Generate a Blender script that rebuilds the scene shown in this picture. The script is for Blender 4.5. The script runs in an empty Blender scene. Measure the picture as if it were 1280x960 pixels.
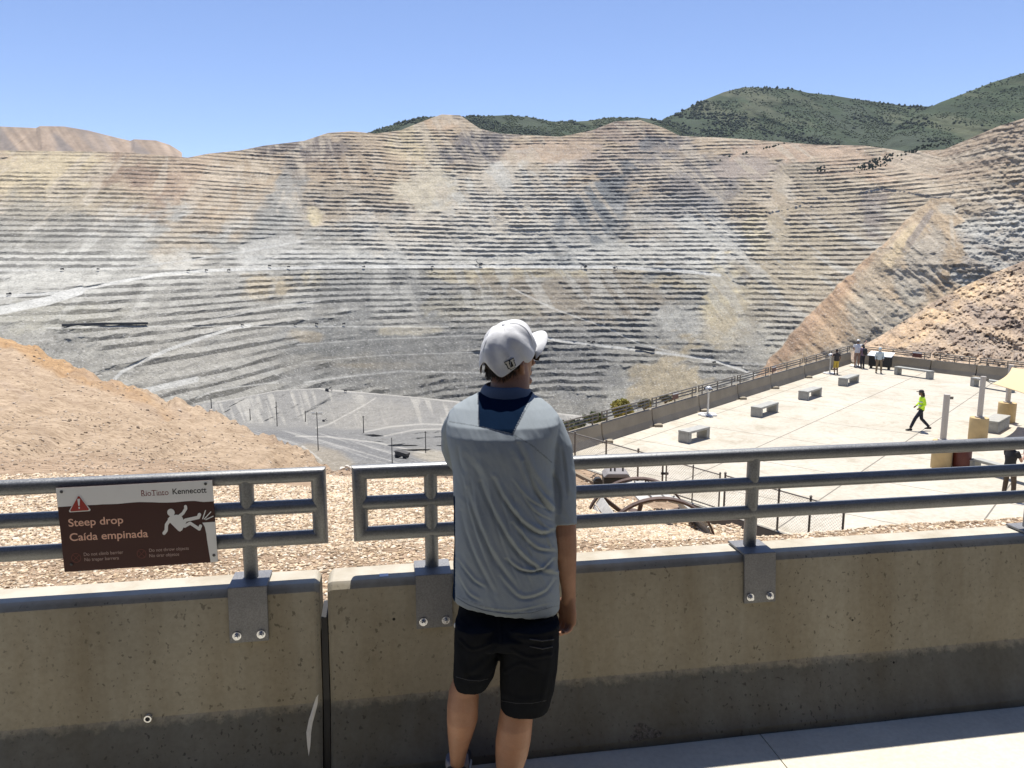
import bpy, bmesh, math, random
import numpy as np
from mathutils import Vector, Matrix
random.seed(7); rng = np.random.default_rng(7)
R = math.radians
scene = bpy.context.scene
C = scene.collection

# ---------------------------------------------------------------- camera, light, exposure
F, PITCH, CZ = 967.0, R(9.1), 2.0
cam_data = bpy.data.cameras.new('camera'); cam = bpy.data.objects.new('camera', cam_data); C.objects.link(cam)
cam.location = (0, 0, CZ); cam.rotation_euler = (R(90) - PITCH, 0, 0)
cam_data.sensor_width = 36; cam_data.lens = 36 * F / 1280; cam_data.clip_start = 0.05; cam_data.clip_end = 40000
scene.camera = cam
SUN_EL, SUN_AZ = R(71.5), R(2)          # azimuth measured from +Y towards +X
world = bpy.data.worlds.new('World'); scene.world = world; world.use_nodes = True
wn = world.node_tree
sky = wn.nodes.new('ShaderNodeTexSky'); sky.sky_type = 'NISHITA'; sky.sun_disc = False
sky.sun_elevation = SUN_EL; sky.sun_rotation = SUN_AZ; sky.altitude = 2000; sky.air_density = 1.0; sky.dust_density = 0.1; sky.ozone_density = 3.5
bg = wn.nodes['Background']; bg.inputs['Strength'].default_value = 0.108
tn_ = wn.nodes.new('ShaderNodeMix'); tn_.data_type = 'RGBA'; tn_.blend_type = 'MULTIPLY'; tn_.inputs['Factor'].default_value = 1; tn_.inputs['B'].default_value = (1.07, .985, 1.04, 1)
wn.links.new(sky.outputs[0], tn_.inputs['A']); wn.links.new(tn_.outputs['Result'], bg.inputs['Color'])
sd = bpy.data.lights.new('sun', 'SUN'); sd.energy = 5.0; sd.angle = R(0.53); sd.color = (1.0, 0.955, 0.89)
sun = bpy.data.objects.new('sun', sd); C.objects.link(sun)
sun.rotation_euler = Vector((math.sin(SUN_AZ)*math.cos(SUN_EL), math.cos(SUN_AZ)*math.cos(SUN_EL), math.sin(SUN_EL))).to_track_quat('Z', 'Y').to_euler()
scene.view_settings.view_transform = 'Standard'; scene.view_settings.look = 'None'
scene.view_settings.gamma = 1; scene.view_settings.exposure = 0.56

# ---------------------------------------------------------------- survey helpers: sight line -> point in the place
cp, sp_ = math.cos(PITCH), math.sin(PITCH)
def ae(px, py):
    u = (px - 640) / F; v = -(py - 480) / F
    dy = cp + v * sp_
    return u / dy, (v * cp - sp_) / dy
def P(px, py, Y):
    a, e = ae(px, py); return Vector((a * Y, Y, CZ + e * Y))
def PZ(px, py, z):
    a, e = ae(px, py); Y = (z - CZ) / e; return Vector((a * Y, Y, z))

# ---------------------------------------------------------------- object helpers
def tag(o, label=None, cat=None, group=None, kind=None):
    if label: o['label'] = label
    if cat: o['category'] = cat
    if group: o['group'] = group
    if kind: o['kind'] = kind
    return o
def thing(name, label, cat, loc=(0, 0, 0), rz=0, group=None):
    o = bpy.data.objects.new(name, None); C.objects.link(o); o.empty_display_size = .1
    o.location = loc; o.rotation_euler = (0, 0, rz)
    return tag(o, label, cat, group)
def link_mesh(name, me, m, parent=None, smooth=False):
    o = bpy.data.objects.new(name, me); C.objects.link(o)
    if m is not None:
        for mm in (m if isinstance(m, (list, tuple)) else [m]): me.materials.append(mm)
    if smooth: me.polygons.foreach_set('use_smooth', [True] * len(me.polygons))
    if parent is not None: o.parent = parent
    return o
def copy_tree(o, parent=None):
    c = o.copy(); C.objects.link(c)
    if parent is not None: c.parent = parent
    for ch in list(o.children): copy_tree(ch, c)
    return c
class MB:
    def __init__(s): s.v = []; s.f = []
    def add(s, vs, fs):
        n = len(s.v); s.v += [tuple(v) for v in vs]; s.f += [tuple(i + n for i in f) for f in fs]; return s
    def box(s, c, d, rot=None):
        c = Vector(c); h = Vector(d) / 2
        vs = [Vector((x, y, z)) for x in (-h.x, h.x) for y in (-h.y, h.y) for z in (-h.z, h.z)]
        if rot is not None: vs = [rot @ v for v in vs]
        return s.add([v + c for v in vs], [(0,1,3,2),(4,6,7,5),(0,4,5,1),(2,3,7,6),(0,2,6,4),(1,5,7,3)])
    def bar(s, a, b, w, h, up=(0, 0, 1)):
        a, b = Vector(a), Vector(b); d = (b - a); L = d.length; d.normalize(); up = Vector(up)
        sx = d.cross(up).normalized(); uz = sx.cross(d)
        vs = []
        for p in (a, b):
            for i, j in ((-1,-1),(1,-1),(1,1),(-1,1)): vs.append(p + sx*(i*w/2) + uz*(j*h/2))
        return s.add(vs, [(3,2,1,0),(4,5,6,7),(0,1,5,4),(1,2,6,5),(2,3,7,6),(3,0,4,7)])
    def tube(s, pts, r, n=12, cap=True, up=(0, 0, 1)):
        pts = [Vector(p) for p in pts]; rs = r if isinstance(r, (list, tuple)) else [r] * len(pts)
        rings = []
        for i, p in enumerate(pts):
            d = (pts[min(i+1, len(pts)-1)] - pts[max(i-1, 0)]).normalized()
            u = Vector(up)
            if abs(d.dot(u)) > .95: u = Vector((1, 0, 0))
            x = d.cross(u).normalized(); y = x.cross(d)
            rings.append([p + x*(math.cos(t)*rs[i]) + y*(math.sin(t)*rs[i]) for t in [2*math.pi*k/n for k in range(n)]])
        return s.loft(rings, cap)
    def loft(s, rings, cap=True, closed=True):
        n = len(rings[0]); vs = [v for rg in rings for v in rg]; fs = []
        for i in range(len(rings) - 1):
            for k in range(n if closed else n - 1):
                k2 = (k + 1) % n; fs.append((i*n + k, i*n + k2, (i+1)*n + k2, (i+1)*n + k))
        if cap: fs.append(tuple(range(n - 1, -1, -1))); fs.append(tuple((len(rings)-1)*n + k for k in range(n)))
        return s.add(vs, fs)
    def prism(s, poly, axis_a, axis_b, org, thick):
        # poly: 2-D points laid in (axis_a, axis_b) at org, extruded by vector thick
        A, B, O, T = Vector(axis_a), Vector(axis_b), Vector(org), Vector(thick); n = len(poly)
        vs = [O + A*p[0] + B*p[1] for p in poly]; vs += [v + T for v in vs]
        return s.add(vs, [tuple(range(n-1, -1, -1)), tuple(range(n, 2*n))] + [(k, (k+1) % n, (k+1) % n + n, k + n) for k in range(n)])
    def lathe(s, prof, c=(0, 0, 0), n=24):
        c = Vector(c); return s.loft([[c + Vector((math.cos(t)*r, math.sin(t)*r, z)) for t in [2*math.pi*k/n for k in range(n)]] for r, z in prof])
    def build(s, name, m, parent=None, smooth=False, bevel=0, auto=False):
        me = bpy.data.meshes.new(name); me.from_pydata(s.v, [], s.f); me.update()
        bm = bmesh.new(); bm.from_mesh(me); bmesh.ops.recalc_face_normals(bm, faces=bm.faces)
        if bevel: bmesh.ops.bevel(bm, geom=[e for e in bm.edges if len(e.link_faces) == 2 and e.calc_face_angle(0) > .5], offset=bevel, segments=2, affect='EDGES', clamp_overlap=True)
        bm.to_mesh(me); bm.free()
        o = link_mesh(name, me, m, parent, smooth or auto)
        if auto:
            me.set_sharp_from_angle(angle=R(38))
        return o

# ---------------------------------------------------------------- materials
def new_mat(name):
    m = bpy.data.materials.new(name); m.use_nodes = True; nt = m.node_tree
    return m, nt, nt.nodes['Principled BSDF']
def N(nt, t, **kw):
    n = nt.nodes.new('ShaderNode' + t)
    for k, v in kw.items(): setattr(n, k, v)
    return n
def noise_node(nt, scale, detail=4, rough=.6, coord='Object', dist=0, vec=None):
    n = N(nt, 'TexNoise'); n.inputs['Scale'].default_value = scale; n.inputs['Detail'].default_value = detail
    n.inputs['Roughness'].default_value = rough; n.inputs['Distortion'].default_value = dist
    if vec is None:
        tc = N(nt, 'TexCoord'); vec = tc.outputs[coord]
    nt.links.new(vec, n.inputs['Vector']); return n
def ramp(nt, src, stops):
    r = N(nt, 'ValToRGB'); e = r.color_ramp.elements
    while len(e) < len(stops): e.new(.5)
    for i, (p, c) in enumerate(stops):
        e[i].position = p; e[i].color = (*c, 1) if len(c) == 3 else c
    nt.links.new(src, r.inputs[0]); return r
def mix(nt, a, b, fac, mode='MIX'):
    m = N(nt, 'Mix', data_type='RGBA', blend_type=mode)
    for sock, v in ((m.inputs['Factor'], fac), (m.inputs['A'], a), (m.inputs['B'], b)):
        if isinstance(v, (int, float)): sock.default_value = v
        elif isinstance(v, (tuple, list)): sock.default_value = (*v, 1) if len(v) == 3 else v
        else: nt.links.new(v, sock)
    return m.outputs['Result']
def bump(nt, bsdf, src, strength, dist):
    b = N(nt, 'Bump'); b.inputs['Strength'].default_value = strength; b.inputs['Distance'].default_value = dist
    nt.links.new(src, b.inputs['Height']); nt.links.new(b.outputs[0], bsdf.inputs['Normal']); return b
def simple(name, col, rough=.6, metal=0, var=.12, scale=20, bmp=0, bdist=.002, coord='Object', spec=None):
    m, nt, b = new_mat(name)
    n = noise_node(nt, scale, coord=coord)
    lo = tuple(c*(1-var) for c in col); hi = tuple(min(1, c*(1+var)) for c in col)
    nt.links.new(ramp(nt, n.outputs[0], [(.3, lo), (.7, hi)]).outputs[0], b.inputs['Base Color'])
    b.inputs['Roughness'].default_value = rough; b.inputs['Metallic'].default_value = metal
    if spec is not None: b.inputs['Specular IOR Level'].default_value = spec
    if bmp: bump(nt, b, n.outputs[0], bmp, bdist)
    return m
def terrain_mat(name, s1, s2, amp=.45, bs=.6, bd=1.0, fleck=0):
    m, nt, b = new_mat(name)
    at = N(nt, 'Attribute', attribute_name='tint')
    n1 = noise_node(nt, s1, 6, .65); n2 = noise_node(nt, s2, 5, .7)
    g1 = ramp(nt, n1.outputs[0], [(.3, (1-amp,)*3), (.7, (1+amp,)*3)])
    g1.color_ramp.elements[1].color = (1+amp, 1+amp, 1+amp, 1)
    g2 = ramp(nt, n2.outputs[0], [(.3, (1-amp*.8,)*3), (.7, (1,)*3)])
    c = mix(nt, at.outputs['Color'], g1.outputs[0], 1.0, 'MULTIPLY')
    c = mix(nt, c, g2.outputs[0], 1.0, 'MULTIPLY')
    if fleck:
        n3 = noise_node(nt, fleck, 3, .75); f1 = ramp(nt, n3.outputs[0], [(.36, (.55,.55,.55)), (.47, (1,1,1))]); c = mix(nt, c, f1.outputs[0], 1.0, 'MULTIPLY')
        n4 = noise_node(nt, fleck*.8, 3, .75, dist=.6); f2 = ramp(nt, n4.outputs[0], [(.56, (0,0,0)), (.70, (.55,.55,.55))]); c = mix(nt, c, mix(nt, c, (.80,.78,.74), .62), f2.outputs[0])
    nt.links.new(c, b.inputs['Base Color']); b.inputs['Roughness'].default_value = .95
    b.inputs['Specular IOR Level'].default_value = .15
    if bs: bump(nt, b, n2.outputs[0], bs, bd)
    return m

# ---------------------------------------------------------------- numpy noise
def _h(ix, iy, seed):
    h = (ix.astype(np.int64) * 374761393 + iy.astype(np.int64) * 668265263 + seed * 974634777) & 0xffffffff
    h = ((h ^ (h >> 13)) * 1274126177) & 0xffffffff
    return ((h ^ (h >> 16)) & 0xffff) / 65535.0
def vn(x, y, seed=0):
    x = np.asarray(x, float); y = np.asarray(y, float) + 0 * x
    ix = np.floor(x); iy = np.floor(y); fx = x - ix; fy = y - iy
    fx = fx*fx*(3-2*fx); fy = fy*fy*(3-2*fy)
    a = _h(ix, iy, seed); b = _h(ix+1, iy, seed); c = _h(ix, iy+1, seed); d = _h(ix+1, iy+1, seed)
    return (a*(1-fx)+b*fx)*(1-fy) + (c*(1-fx)+d*fx)*fy - .5
def fbm(x, y, seed=0, o=4, g=.5):
    t = 0; a = 1.0; s = 0
    for i in range(o):
        t = t + a*vn(x*2**i, np.asarray(y)*2**i, seed+i*17); s += a; a *= g
    return t / s * 1.6
def sstep(a, b, x):
    t = np.clip((x-a)/(b-a), 0, 1); return t*t*(3-2*t)
def grid_mesh(name, X, Y, Z, m, col=None, parent=None, smooth=False):
    nr, nc = X.shape
    me = bpy.data.meshes.new(name)
    co = np.stack([X, Y, Z], -1).reshape(-1, 3).astype(np.float32)
    me.vertices.add(nr*nc); me.vertices.foreach_set('co', co.ravel())
    i = np.arange(nr*nc).reshape(nr, nc)
    q = np.stack([i[:-1, :-1], i[:-1, 1:], i[1:, 1:], i[1:, :-1]], -1).reshape(-1, 4).astype(np.int32)
    me.loops.add(q.size); me.loops.foreach_set('vertex_index', q.ravel())
    me.polygons.add(len(q)); me.polygons.foreach_set('loop_start', np.arange(0, q.size, 4, dtype=np.int32))
    me.update(calc_edges=True)
    if smooth: me.polygons.foreach_set('use_smooth', np.ones(len(q), bool))
    if col is not None:
        ca = me.color_attributes.new('tint', 'FLOAT_COLOR', 'POINT')
        rgba = np.concatenate([np.clip(col.reshape(-1, 3), 0, 1), np.ones((nr*nc, 1))], 1).astype(np.float32)
        ca.data.foreach_set('color', rgba.ravel())
    return link_mesh(name, me, m, parent)
def raw_mesh(name, V, Fc, m, col=None, parent=None, smooth=False):
    me = bpy.data.meshes.new(name); n = Fc.shape[1]
    me.vertices.add(len(V)); me.vertices.foreach_set('co', V.astype(np.float32).ravel())
    me.loops.add(Fc.size); me.loops.foreach_set('vertex_index', Fc.astype(np.int32).ravel())
    me.polygons.add(len(Fc)); me.polygons.foreach_set('loop_start', np.arange(0, Fc.size, n, dtype=np.int32))
    me.update(calc_edges=True)
    if smooth: me.polygons.foreach_set('use_smooth', np.ones(len(Fc), bool))
    if col is not None:
        ca = me.color_attributes.new('tint', 'FLOAT_COLOR', 'POINT')
        ca.data.foreach_set('color', np.concatenate([np.clip(col, 0, 1), np.ones((len(V), 1))], 1).astype(np.float32).ravel())
    return link_mesh(name, me, m, parent)

# a terrain sheet lofted through surveyed contour lines; each line is [(px, py, distance)]
def loft_sheet(curves, rows, px0, px1, nc):
    a0, _ = ae(px0, 325); a1, _ = ae(px1, 325)
    A = np.linspace(a0, a1, nc); Es = []; Ls = []
    for cv in curves:
        pts = np.array([(*ae(x, y), d) for x, y, d in cv]); o = np.argsort(pts[:, 0]); pts = pts[o]
        Es.append(np.interp(A, pts[:, 0], pts[:, 1])); Ls.append(np.interp(A, pts[:, 0], np.log(pts[:, 2])))
    E = []; L = []
    for i, r in enumerate(rows):
        for k in range(r):
            t = k / r; E.append(Es[i]*(1-t)+Es[i+1]*t); L.append(Ls[i]*(1-t)+Ls[i+1]*t)
    E.append(Es[-1]); L.append(Ls[-1])
    E = np.array(E); D = np.exp(np.array(L)); A = np.broadcast_to(A, E.shape).copy()
    return A, E, D
def smooth_cols(M, k):
    if k < 2: return M
    w = np.hanning(k+2)[1:-1]; w /= w.sum(); pad = k//2
    Mp = np.pad(M, ((0, 0), (pad, k-1-pad)), mode='edge')
    return np.apply_along_axis(lambda r: np.convolve(r, w, 'valid'), 1, Mp)
def pix(A, E):
    fw = cp - E*sp_; up = sp_ + E*cp
    return 640 + F*A/fw, 480 - F*up/fw
def ell(px, py, cx, cy, rx, ry, rot=0, nz=0, soft=.28):
    c, s = math.cos(R(rot)), math.sin(R(rot)); dx = px-cx; dy = py-cy
    u = (dx*c + dy*s)/rx; v = (-dx*s + dy*c)/ry
    return sstep(1+soft, 1-soft, np.sqrt(u*u+v*v) + nz)
def line_mask(px, py, pts, w):
    d = np.full(px.shape, 1e9)
    for i in range(len(pts)-1):
        (x0, y0), (x1, y1) = pts[i], pts[i+1]
        sel = (px > min(x0, x1)-12) & (px < max(x0, x1)+12) & (py > min(y0, y1)-14) & (py < max(y0, y1)+14)
        if not sel.any(): continue
        X = px[sel]; Yp = py[sel]; L2 = (x1-x0)**2+(y1-y0)**2
        t = np.clip(((X-x0)*(x1-x0)+(Yp-y0)*(y1-y0))/L2, 0, 1)
        d[sel] = np.minimum(d[sel], np.hypot(X-x0-t*(x1-x0), Yp-y0-t*(y1-y0)))
    return sstep(w+.8, w-.6, d)
def lerp(col, rgb, m): 
    m = m[..., None]; return col*(1-m) + np.array(rgb)*m
# ================================================================ THE PIT
TAN=(.47,.385,.29); PALE=(.60,.57,.51); CREAM=(.62,.545,.38); RUST=(.36,.245,.175); GREY=(.36,.355,.335)
LGREY=(.56,.56,.54); DGREY=(.235,.24,.245); BROWN=(.30,.235,.18); ORANGE=(.50,.34,.21); PINK=(.50,.39,.30)
rim = [(-150,190,2750),(0,188,2780),(80,189,2800),(150,190,2820),(200,194,2850),(235,197,2800),(260,192,2900),(300,188,3000),(330,182,3100),(380,176,3200),
 (410,166,3300),(440,164,3300),(470,167,3300),(500,163,3400),(530,151,3450),(552,143,3500),(575,144,3500),(600,161,3450),(625,167,3400),(700,171,3400),
 (740,163,3450),(768,152,3500),(800,150,3500),(830,160,3450),(850,170,3400),(900,172,3350),(960,176,3300),(1020,181,3200),(1080,182,3100),
 (1110,186,3000),(1130,189,2900),(1180,187,2750),(1215,172,2600),(1250,157,2450),(1280,148,2400),(1450,112,2250)]
roadline = [(-150,402,1500),(0,388,1600),(60,377,1680),(110,360,1780),(200,343,1950),(260,338,2100),(330,336,2280),(450,333,2500),(640,333,2700),(760,334,2700),
 (845,338,2600),(930,346,2550),(1000,350,2500),(1060,340,2420),(1120,330,2300),(1180,330,2150),(1280,330,2020),(1450,330,1850)]
low = [(-150,470,1380),(0,440,1420),(100,420,1500),(200,410,1680),(300,407,1900),(370,407,2080),(450,407,2200),(560,408,2320),(640,412,2350),(700,426,2330),
 (794,437,2300),(887,449,2200),(930,462,2150),(1000,470,2080),(1100,470,2000),(1450,480,1700)]
deep = [(-150,560,1150),(0,540,1180),(150,505,1320),(300,505,1500),(410,495,1780),(560,503,2000),(640,508,2050),(730,525,2000),(800,548,1900),(960,565,1700),(1450,600,1200)]
deeper = [(x, y+70, d*.93) for x, y, d in deep]
NC = 1500
A, E, D = loft_sheet([rim, roadline, low, deep, deeper], [400, 190, 215, 40], -150, 1430, NC)
D = smooth_cols(D, 31)
PX, PY = pix(A, E); S = A*D; Z0 = CZ + E*D
wob = fbm(PX/45, PY/30, 3, 4) + .75*fbm(PX/15 + PY/22, PY/7, 4, 4)
# broad buttresses and coves of the wall
sl_l = np.interp(PY, [240,300,350,400,458,500], [1168,1108,1052,1003,955,915]) + 7*fbm(PX/13, PY/13, 301, 4)
sl_r = np.interp(PY, [240,262,290,335,370,410,450,500], [1180,1190,1199,1196,1190,1180,1165,1150]) + 34*fbm(PX/20, PY/12, 303, 5)
slide = sstep(0, 2.5, PX-sl_l)*sstep(6, -6, PX-sl_r)*sstep(246, 250, PY + .10*np.abs(PX-1172) + 5*fbm(PX/9, PY/9, 305, 2))
slt = np.clip((PX-sl_l)/np.maximum(sl_r-sl_l, 8), 0, 1)
D = D - slide*(62*(1-sstep(.05, 1.0, slt))*sstep(250, 300, PY) + 12)
rimfade = np.ones_like(D)
D = D + 70*fbm(S/420, Z0/300, 5, 3) + 22*fbm(S/90, Z0/160, 9, 3)
Z0 = CZ + E*D; S = A*D
smoothm = np.zeros_like(D)
for q in [(540,240,42,24,0),(685,192,70,12,-5),(935,205,34,16,0),(905,385,26,55,0),(830,478,62,40,0),(770,480,14,34,0),(485,445,125,45,0),(1000,190,90,9,0),
          (555,152,22,10,0),(395,270,9,12,0),(205,325,35,10,0),(330,310,45,12,-15),(845,402,30,22,0),(940,420,22,42,-20),(60,350,70,12,-10),(90,445,90,22,20),(1150,200,70,16,10),(620,225,22,18,0),
          (20,205,60,12,0),(975,250,12,60,5),(700,505,90,14,0)]:
    smoothm = np.maximum(smoothm, ell(PX, PY, *q, nz=.8*wob))
smoothm = np.maximum(smoothm, slide)
roads = [([(0,388),(60,377),(100,362),(160,350),(200,343),(260,338),(330,336),(400,334),(520,333),(640,333),(760,334),(845,338),(900,344)], 1.7),
 ([(-20,392),(0,388),(60,376),(100,363)], 5), ([(0,370),(50,368),(90,364)], 1.6),
 ([(140,477),(152,465),(170,455),(210,437),(260,420),(290,410),(312,407)], 1.9),
 ([(60,410),(170,408),(300,407.5),(430,408),(560,408.5)], .8), ([(230,408),(265,400),(330,385),(400,376)], .8),
 ([(0,338),(90,337),(160,335),(250,323),(330,310),(400,297)], 1.1),
 ([(180,489),(210,482),(245,474)], 3.4), ([(245,498),(262,490),(300,483),(345,478)], 1.0),
 ([(640,360),(690,385),(760,410),(800,430),(870,447)], 1.0), ([(640,414),(700,426),(794,437),(887,449),(930,463),(965,478)], 1.4), ([(880,452),(960,456),(1010,455)], 1.0),
 ([(380,478),(440,470),(500,464),(600,466)], 1.0), ([(370,431),(470,424),(600,419)], .5), ([(380,452),(480,444),(600,440)], .5)]
roadm = np.zeros_like(D)
for pts, w in roads: roadm = np.maximum(roadm, line_mask(PX, PY, pts, w*1.05)*(1 if w > 1.2 else .5)*(.9+.2*vn(PX/6, PY/3, 5)))
# benches: steep cut faces alternating with lit berms of broken rock, level across the wall
H = 15.5
lv = Z0/H + .30*fbm(S/520, Z0/900, 21, 2) + .05*fbm(S/60, Z0/50, 23, 3)
k = np.floor(lv); u = lv - k
ff = .46 + .30*fbm(S/150, k*3.7, 31, 2) + .28*fbm(S/17, k*5.1, 33, 3)
gaps = np.maximum(sstep(.10, .38, fbm(S/160, k*.9, 35, 3)), .8*sstep(.15, .4, fbm((S+.8*Z0)/45, (Z0-.5*S)/160, 37, 3)))          # benches buried by spill here and there
rw = sstep(1150, 1200, PX); amp = (1 - .92*smoothm)*(1 - .8*gaps)*(1 - roadm)*(1-.45*rw)
ff = np.clip(ff, .10, .84)
g = np.where(u < ff, .10*u/ff, .10 + .90*(u-ff)/(1-ff))
M = 1.35*H*(g-u)*amp
M *= sstep(0, 12, PY - np.interp(PX[0], [c[0] for c in rim], [c[1] for c in rim])[None, :] + 3)
rough = 5*fbm((S+.7*Z0)/28, Z0/20, 41, 4) + 3.6*fbm(S/9, Z0/8, 43, 3)
gully = np.abs(fbm((S+.25*Z0)/16, Z0/90, 47, 3))*9*smoothm
diag = (PX+PY)/1.4142; crs = (PX-PY)/1.4142
gully = gully*(1-slide) + slide*(17*np.abs(fbm(crs/13 + .5*fbm(PX/40, PY/40, 307, 2), diag/300, 309, 4)) + 3.5*fbm(crs/6, diag/60, 311, 3) + 4*fbm(S/8, Z0/8, 313, 3) + 3*fbm(PX/18, PY/14, 315, 3))
D2 = D + M + rough*(1-.7*roadm)*(1-.5*smoothm) + gully + rw*(1-slide)*(14*fbm(PX/11, PY/9, 325, 4) + 8*fbm(PX/4, PY/3.5, 327, 3))
X = A*D2; Yv = D2; Z = CZ + E*D2
# crag chips on the skyline
col = np.broadcast_to(np.array(GREY), (*D.shape, 3)).copy()
tn = sstep(330, 235, PY + 60*wob + .03*np.abs(PX-640)); col = lerp(col, TAN, tn)
col = lerp(col, (.42,.365,.29), ell(PX, PY, 1060, 290, 170, 130, nz=.25*wob))
for cx, cy, rx, ry, rot, c, s in [
 (55,215,95,26,0,CREAM,.6),(175,232,52,42,0,(.30,.215,.165),.8),(100,255,90,22,0,(.45,.40,.31),.7),(40,295,80,34,0,(.33,.32,.29),.7),(150,300,90,26,0,GREY,.6),(240,225,60,36,0,PINK,.6),
 (262,275,60,24,0,TAN,.6),(225,312,45,22,0,(.45,.39,.31),.8),(370,190,62,18,0,(.19,.165,.16),.85),(330,212,55,18,0,TAN,.7),(350,265,26,60,30,(.30,.31,.31),.8),(392,268,9,13,0,CREAM,.8),
 (430,210,55,16,0,BROWN,.5),(430,245,62,18,0,(.33,.29,.24),.7),(555,153,26,12,0,(.52,.40,.29),1),(520,182,32,22,0,CREAM,.6),(592,190,46,24,-10,(.19,.18,.19),.9),(545,236,48,32,0,(.58,.53,.43),.9),
 (470,205,40,14,0,TAN,.6),(690,190,66,15,-6,PINK,.9),(610,222,48,18,0,PALE,.7),(650,255,95,48,0,LGREY,.7),(560,290,120,30,0,PALE,.45),(770,162,44,18,0,(.33,.26,.22),.8),
 (790,205,60,30,0,(.40,.35,.32),.6),(735,285,34,95,38,(.185,.205,.225),.9),(870,225,66,40,0,(.235,.225,.23),.85),(840,262,60,24,0,(.38,.38,.38),.7),(905,305,62,30,0,LGREY,.8),(800,318,130,14,0,LGREY,.7),
 (500,318,190,14,0,LGREY,.55),(935,205,38,20,0,(.40,.345,.31),.9),(1000,188,100,12,0,(.52,.40,.31),.9),(1150,205,90,20,0,(.50,.39,.30),.85),(1092,268,16,26,0,(.24,.21,.20),.85),(960,262,50,26,0,TAN,.4),
 (985,330,70,60,0,(.45,.39,.29),.7),(945,300,14,30,0,CREAM,.6),(1230,190,80,40,-20,(.42,.34,.27),.7),(1240,295,50,32,-20,(.45,.45,.45),.8),(1230,250,80,30,-10,(.44,.36,.27),.6),
 (1265,272,26,14,0,LGREY,.8),(1215,320,60,26,0,BROWN,.5),
 (110,335,150,22,0,LGREY,.55),(60,355,60,14,0,LGREY,.7),(330,318,60,16,-10,(.50,.50,.49),.8),(420,325,90,10,0,(.50,.51,.51),.6),
 (345,358,38,16,0,(.52,.44,.31),.8),(390,352,18,14,0,CREAM,.6),(470,372,110,30,0,(.285,.29,.29),.8),(590,345,60,8,0,CREAM,.7),(700,342,120,6,0,(.60,.53,.38),.8),
 (740,372,130,32,0,(.33,.285,.225),.85),(600,385,70,16,0,(.36,.34,.28),.7),(905,375,32,48,0,(.68,.60,.42),.9),(865,352,60,12,0,(.50,.43,.30),.8),(845,402,34,22,0,(.50,.50,.48),.8),(935,400,50,40,0,(.45,.40,.31),.7),(960,425,40,26,0,(.52,.51,.47),.7),
 (470,425,160,22,0,(.29,.30,.305),.9),(510,413,44,7,0,(.60,.56,.46),.9),(380,420,22,8,0,(.52,.45,.34),.6),(470,457,60,5,0,(.46,.42,.35),.8),(600,460,170,40,0,(.33,.335,.335),.6),
 (830,480,58,42,0,(.50,.435,.32),.95),(772,480,13,34,5,(.42,.42,.40),.9),(690,450,90,40,0,(.31,.315,.32),.7),(240,430,110,40,0,(.40,.39,.365),.6),(60,395,80,16,0,(.36,.35,.30),.6),(400,475,90,20,0,(.37,.375,.375),.7)]:
    col = lerp(col, c, s*ell(PX, PY, cx, cy, rx, ry, rot, nz=.95*wob))
spill = sstep(.0, .22, fbm((S+.55*Z0)/34, (Z0-.4*S)/120, 61, 4))
col = lerp(col, LGREY, .6*spill*(1-tn*.5)*sstep(480, 330, PY)); col = lerp(col, (.56,.47,.36), .45*spill*tn)
strat = fbm(S/160, Z0/9, 63, 3); col = col*(1+.22*strat)[..., None]
# cut faces darkened and berms lightened in colour, imitating shade and sun
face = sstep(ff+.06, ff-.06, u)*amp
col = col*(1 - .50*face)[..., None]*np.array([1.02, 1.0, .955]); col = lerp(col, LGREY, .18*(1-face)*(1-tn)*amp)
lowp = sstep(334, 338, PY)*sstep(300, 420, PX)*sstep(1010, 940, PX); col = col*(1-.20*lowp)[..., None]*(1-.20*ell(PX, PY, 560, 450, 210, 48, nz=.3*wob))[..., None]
col = lerp(col, (.66,.66,.64), roadm*.8)
sc_ = np.broadcast_to(np.array((.47,.365,.25)), (*D.shape, 3)).copy()
for cx, cy, rx, ry, rot, c, s in [(1000,415,17,95,43,(.43,.29,.19),.9),(1085,320,12,80,43,(.46,.31,.20),.8),(1050,405,60,26,-44,(.50,.35,.22),.6),(1110,330,20,70,38,(.50,.41,.30),.8),(1150,335,22,56,25,(.43,.39,.33),.8),
   (1182,262,16,9,10,(.58,.52,.43),.9),(1190,288,4,22,-5,(.56,.51,.43),.6),(1128,305,9,34,38,(.60,.48,.31),.8),(1142,262,16,5,-40,(.58,.50,.38),.8),(1150,285,5,34,35,(.27,.235,.21),.8),(1110,400,44,34,0,(.42,.38,.31),.75),(1140,255,20,6,-20,(.28,.22,.18),.8),(1060,440,40,16,-20,(.40,.345,.27),.7)]:
    sc_ = lerp(sc_, c, s*ell(PX, PY, cx, cy, rx, ry, rot, nz=.9*fbm(crs/12, diag/70, 317, 4)))
sc_ = sc_*(1 + .60*fbm(crs/4.5, diag/110, 319, 4))[..., None]; crack = np.exp(-((crs - np.interp(diag, [900, 1000, 1100], [505, 560, 640]) + 8*fbm(diag/20, 0*diag, 321, 3))/1.1)**2)
sc_ = sc_*(1-.45*crack)[..., None]; sl_ = sc_.mean(-1, keepdims=True); sc_ = sl_ + (sc_-sl_)*.98
col = col*(1-slide[..., None]) + sc_*slide[..., None]
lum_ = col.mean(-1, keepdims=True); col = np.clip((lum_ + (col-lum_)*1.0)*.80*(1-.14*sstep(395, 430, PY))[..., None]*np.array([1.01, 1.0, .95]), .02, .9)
pit_mat = terrain_mat('pit_rock', .03, .12, .2, .6, 3, fleck=.2)
pitS = (PX.copy(), PY.copy(), X.copy(), Yv.copy(), Z.copy()); pitA = (A[0].copy(), E.copy(), D2.copy())
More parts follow.
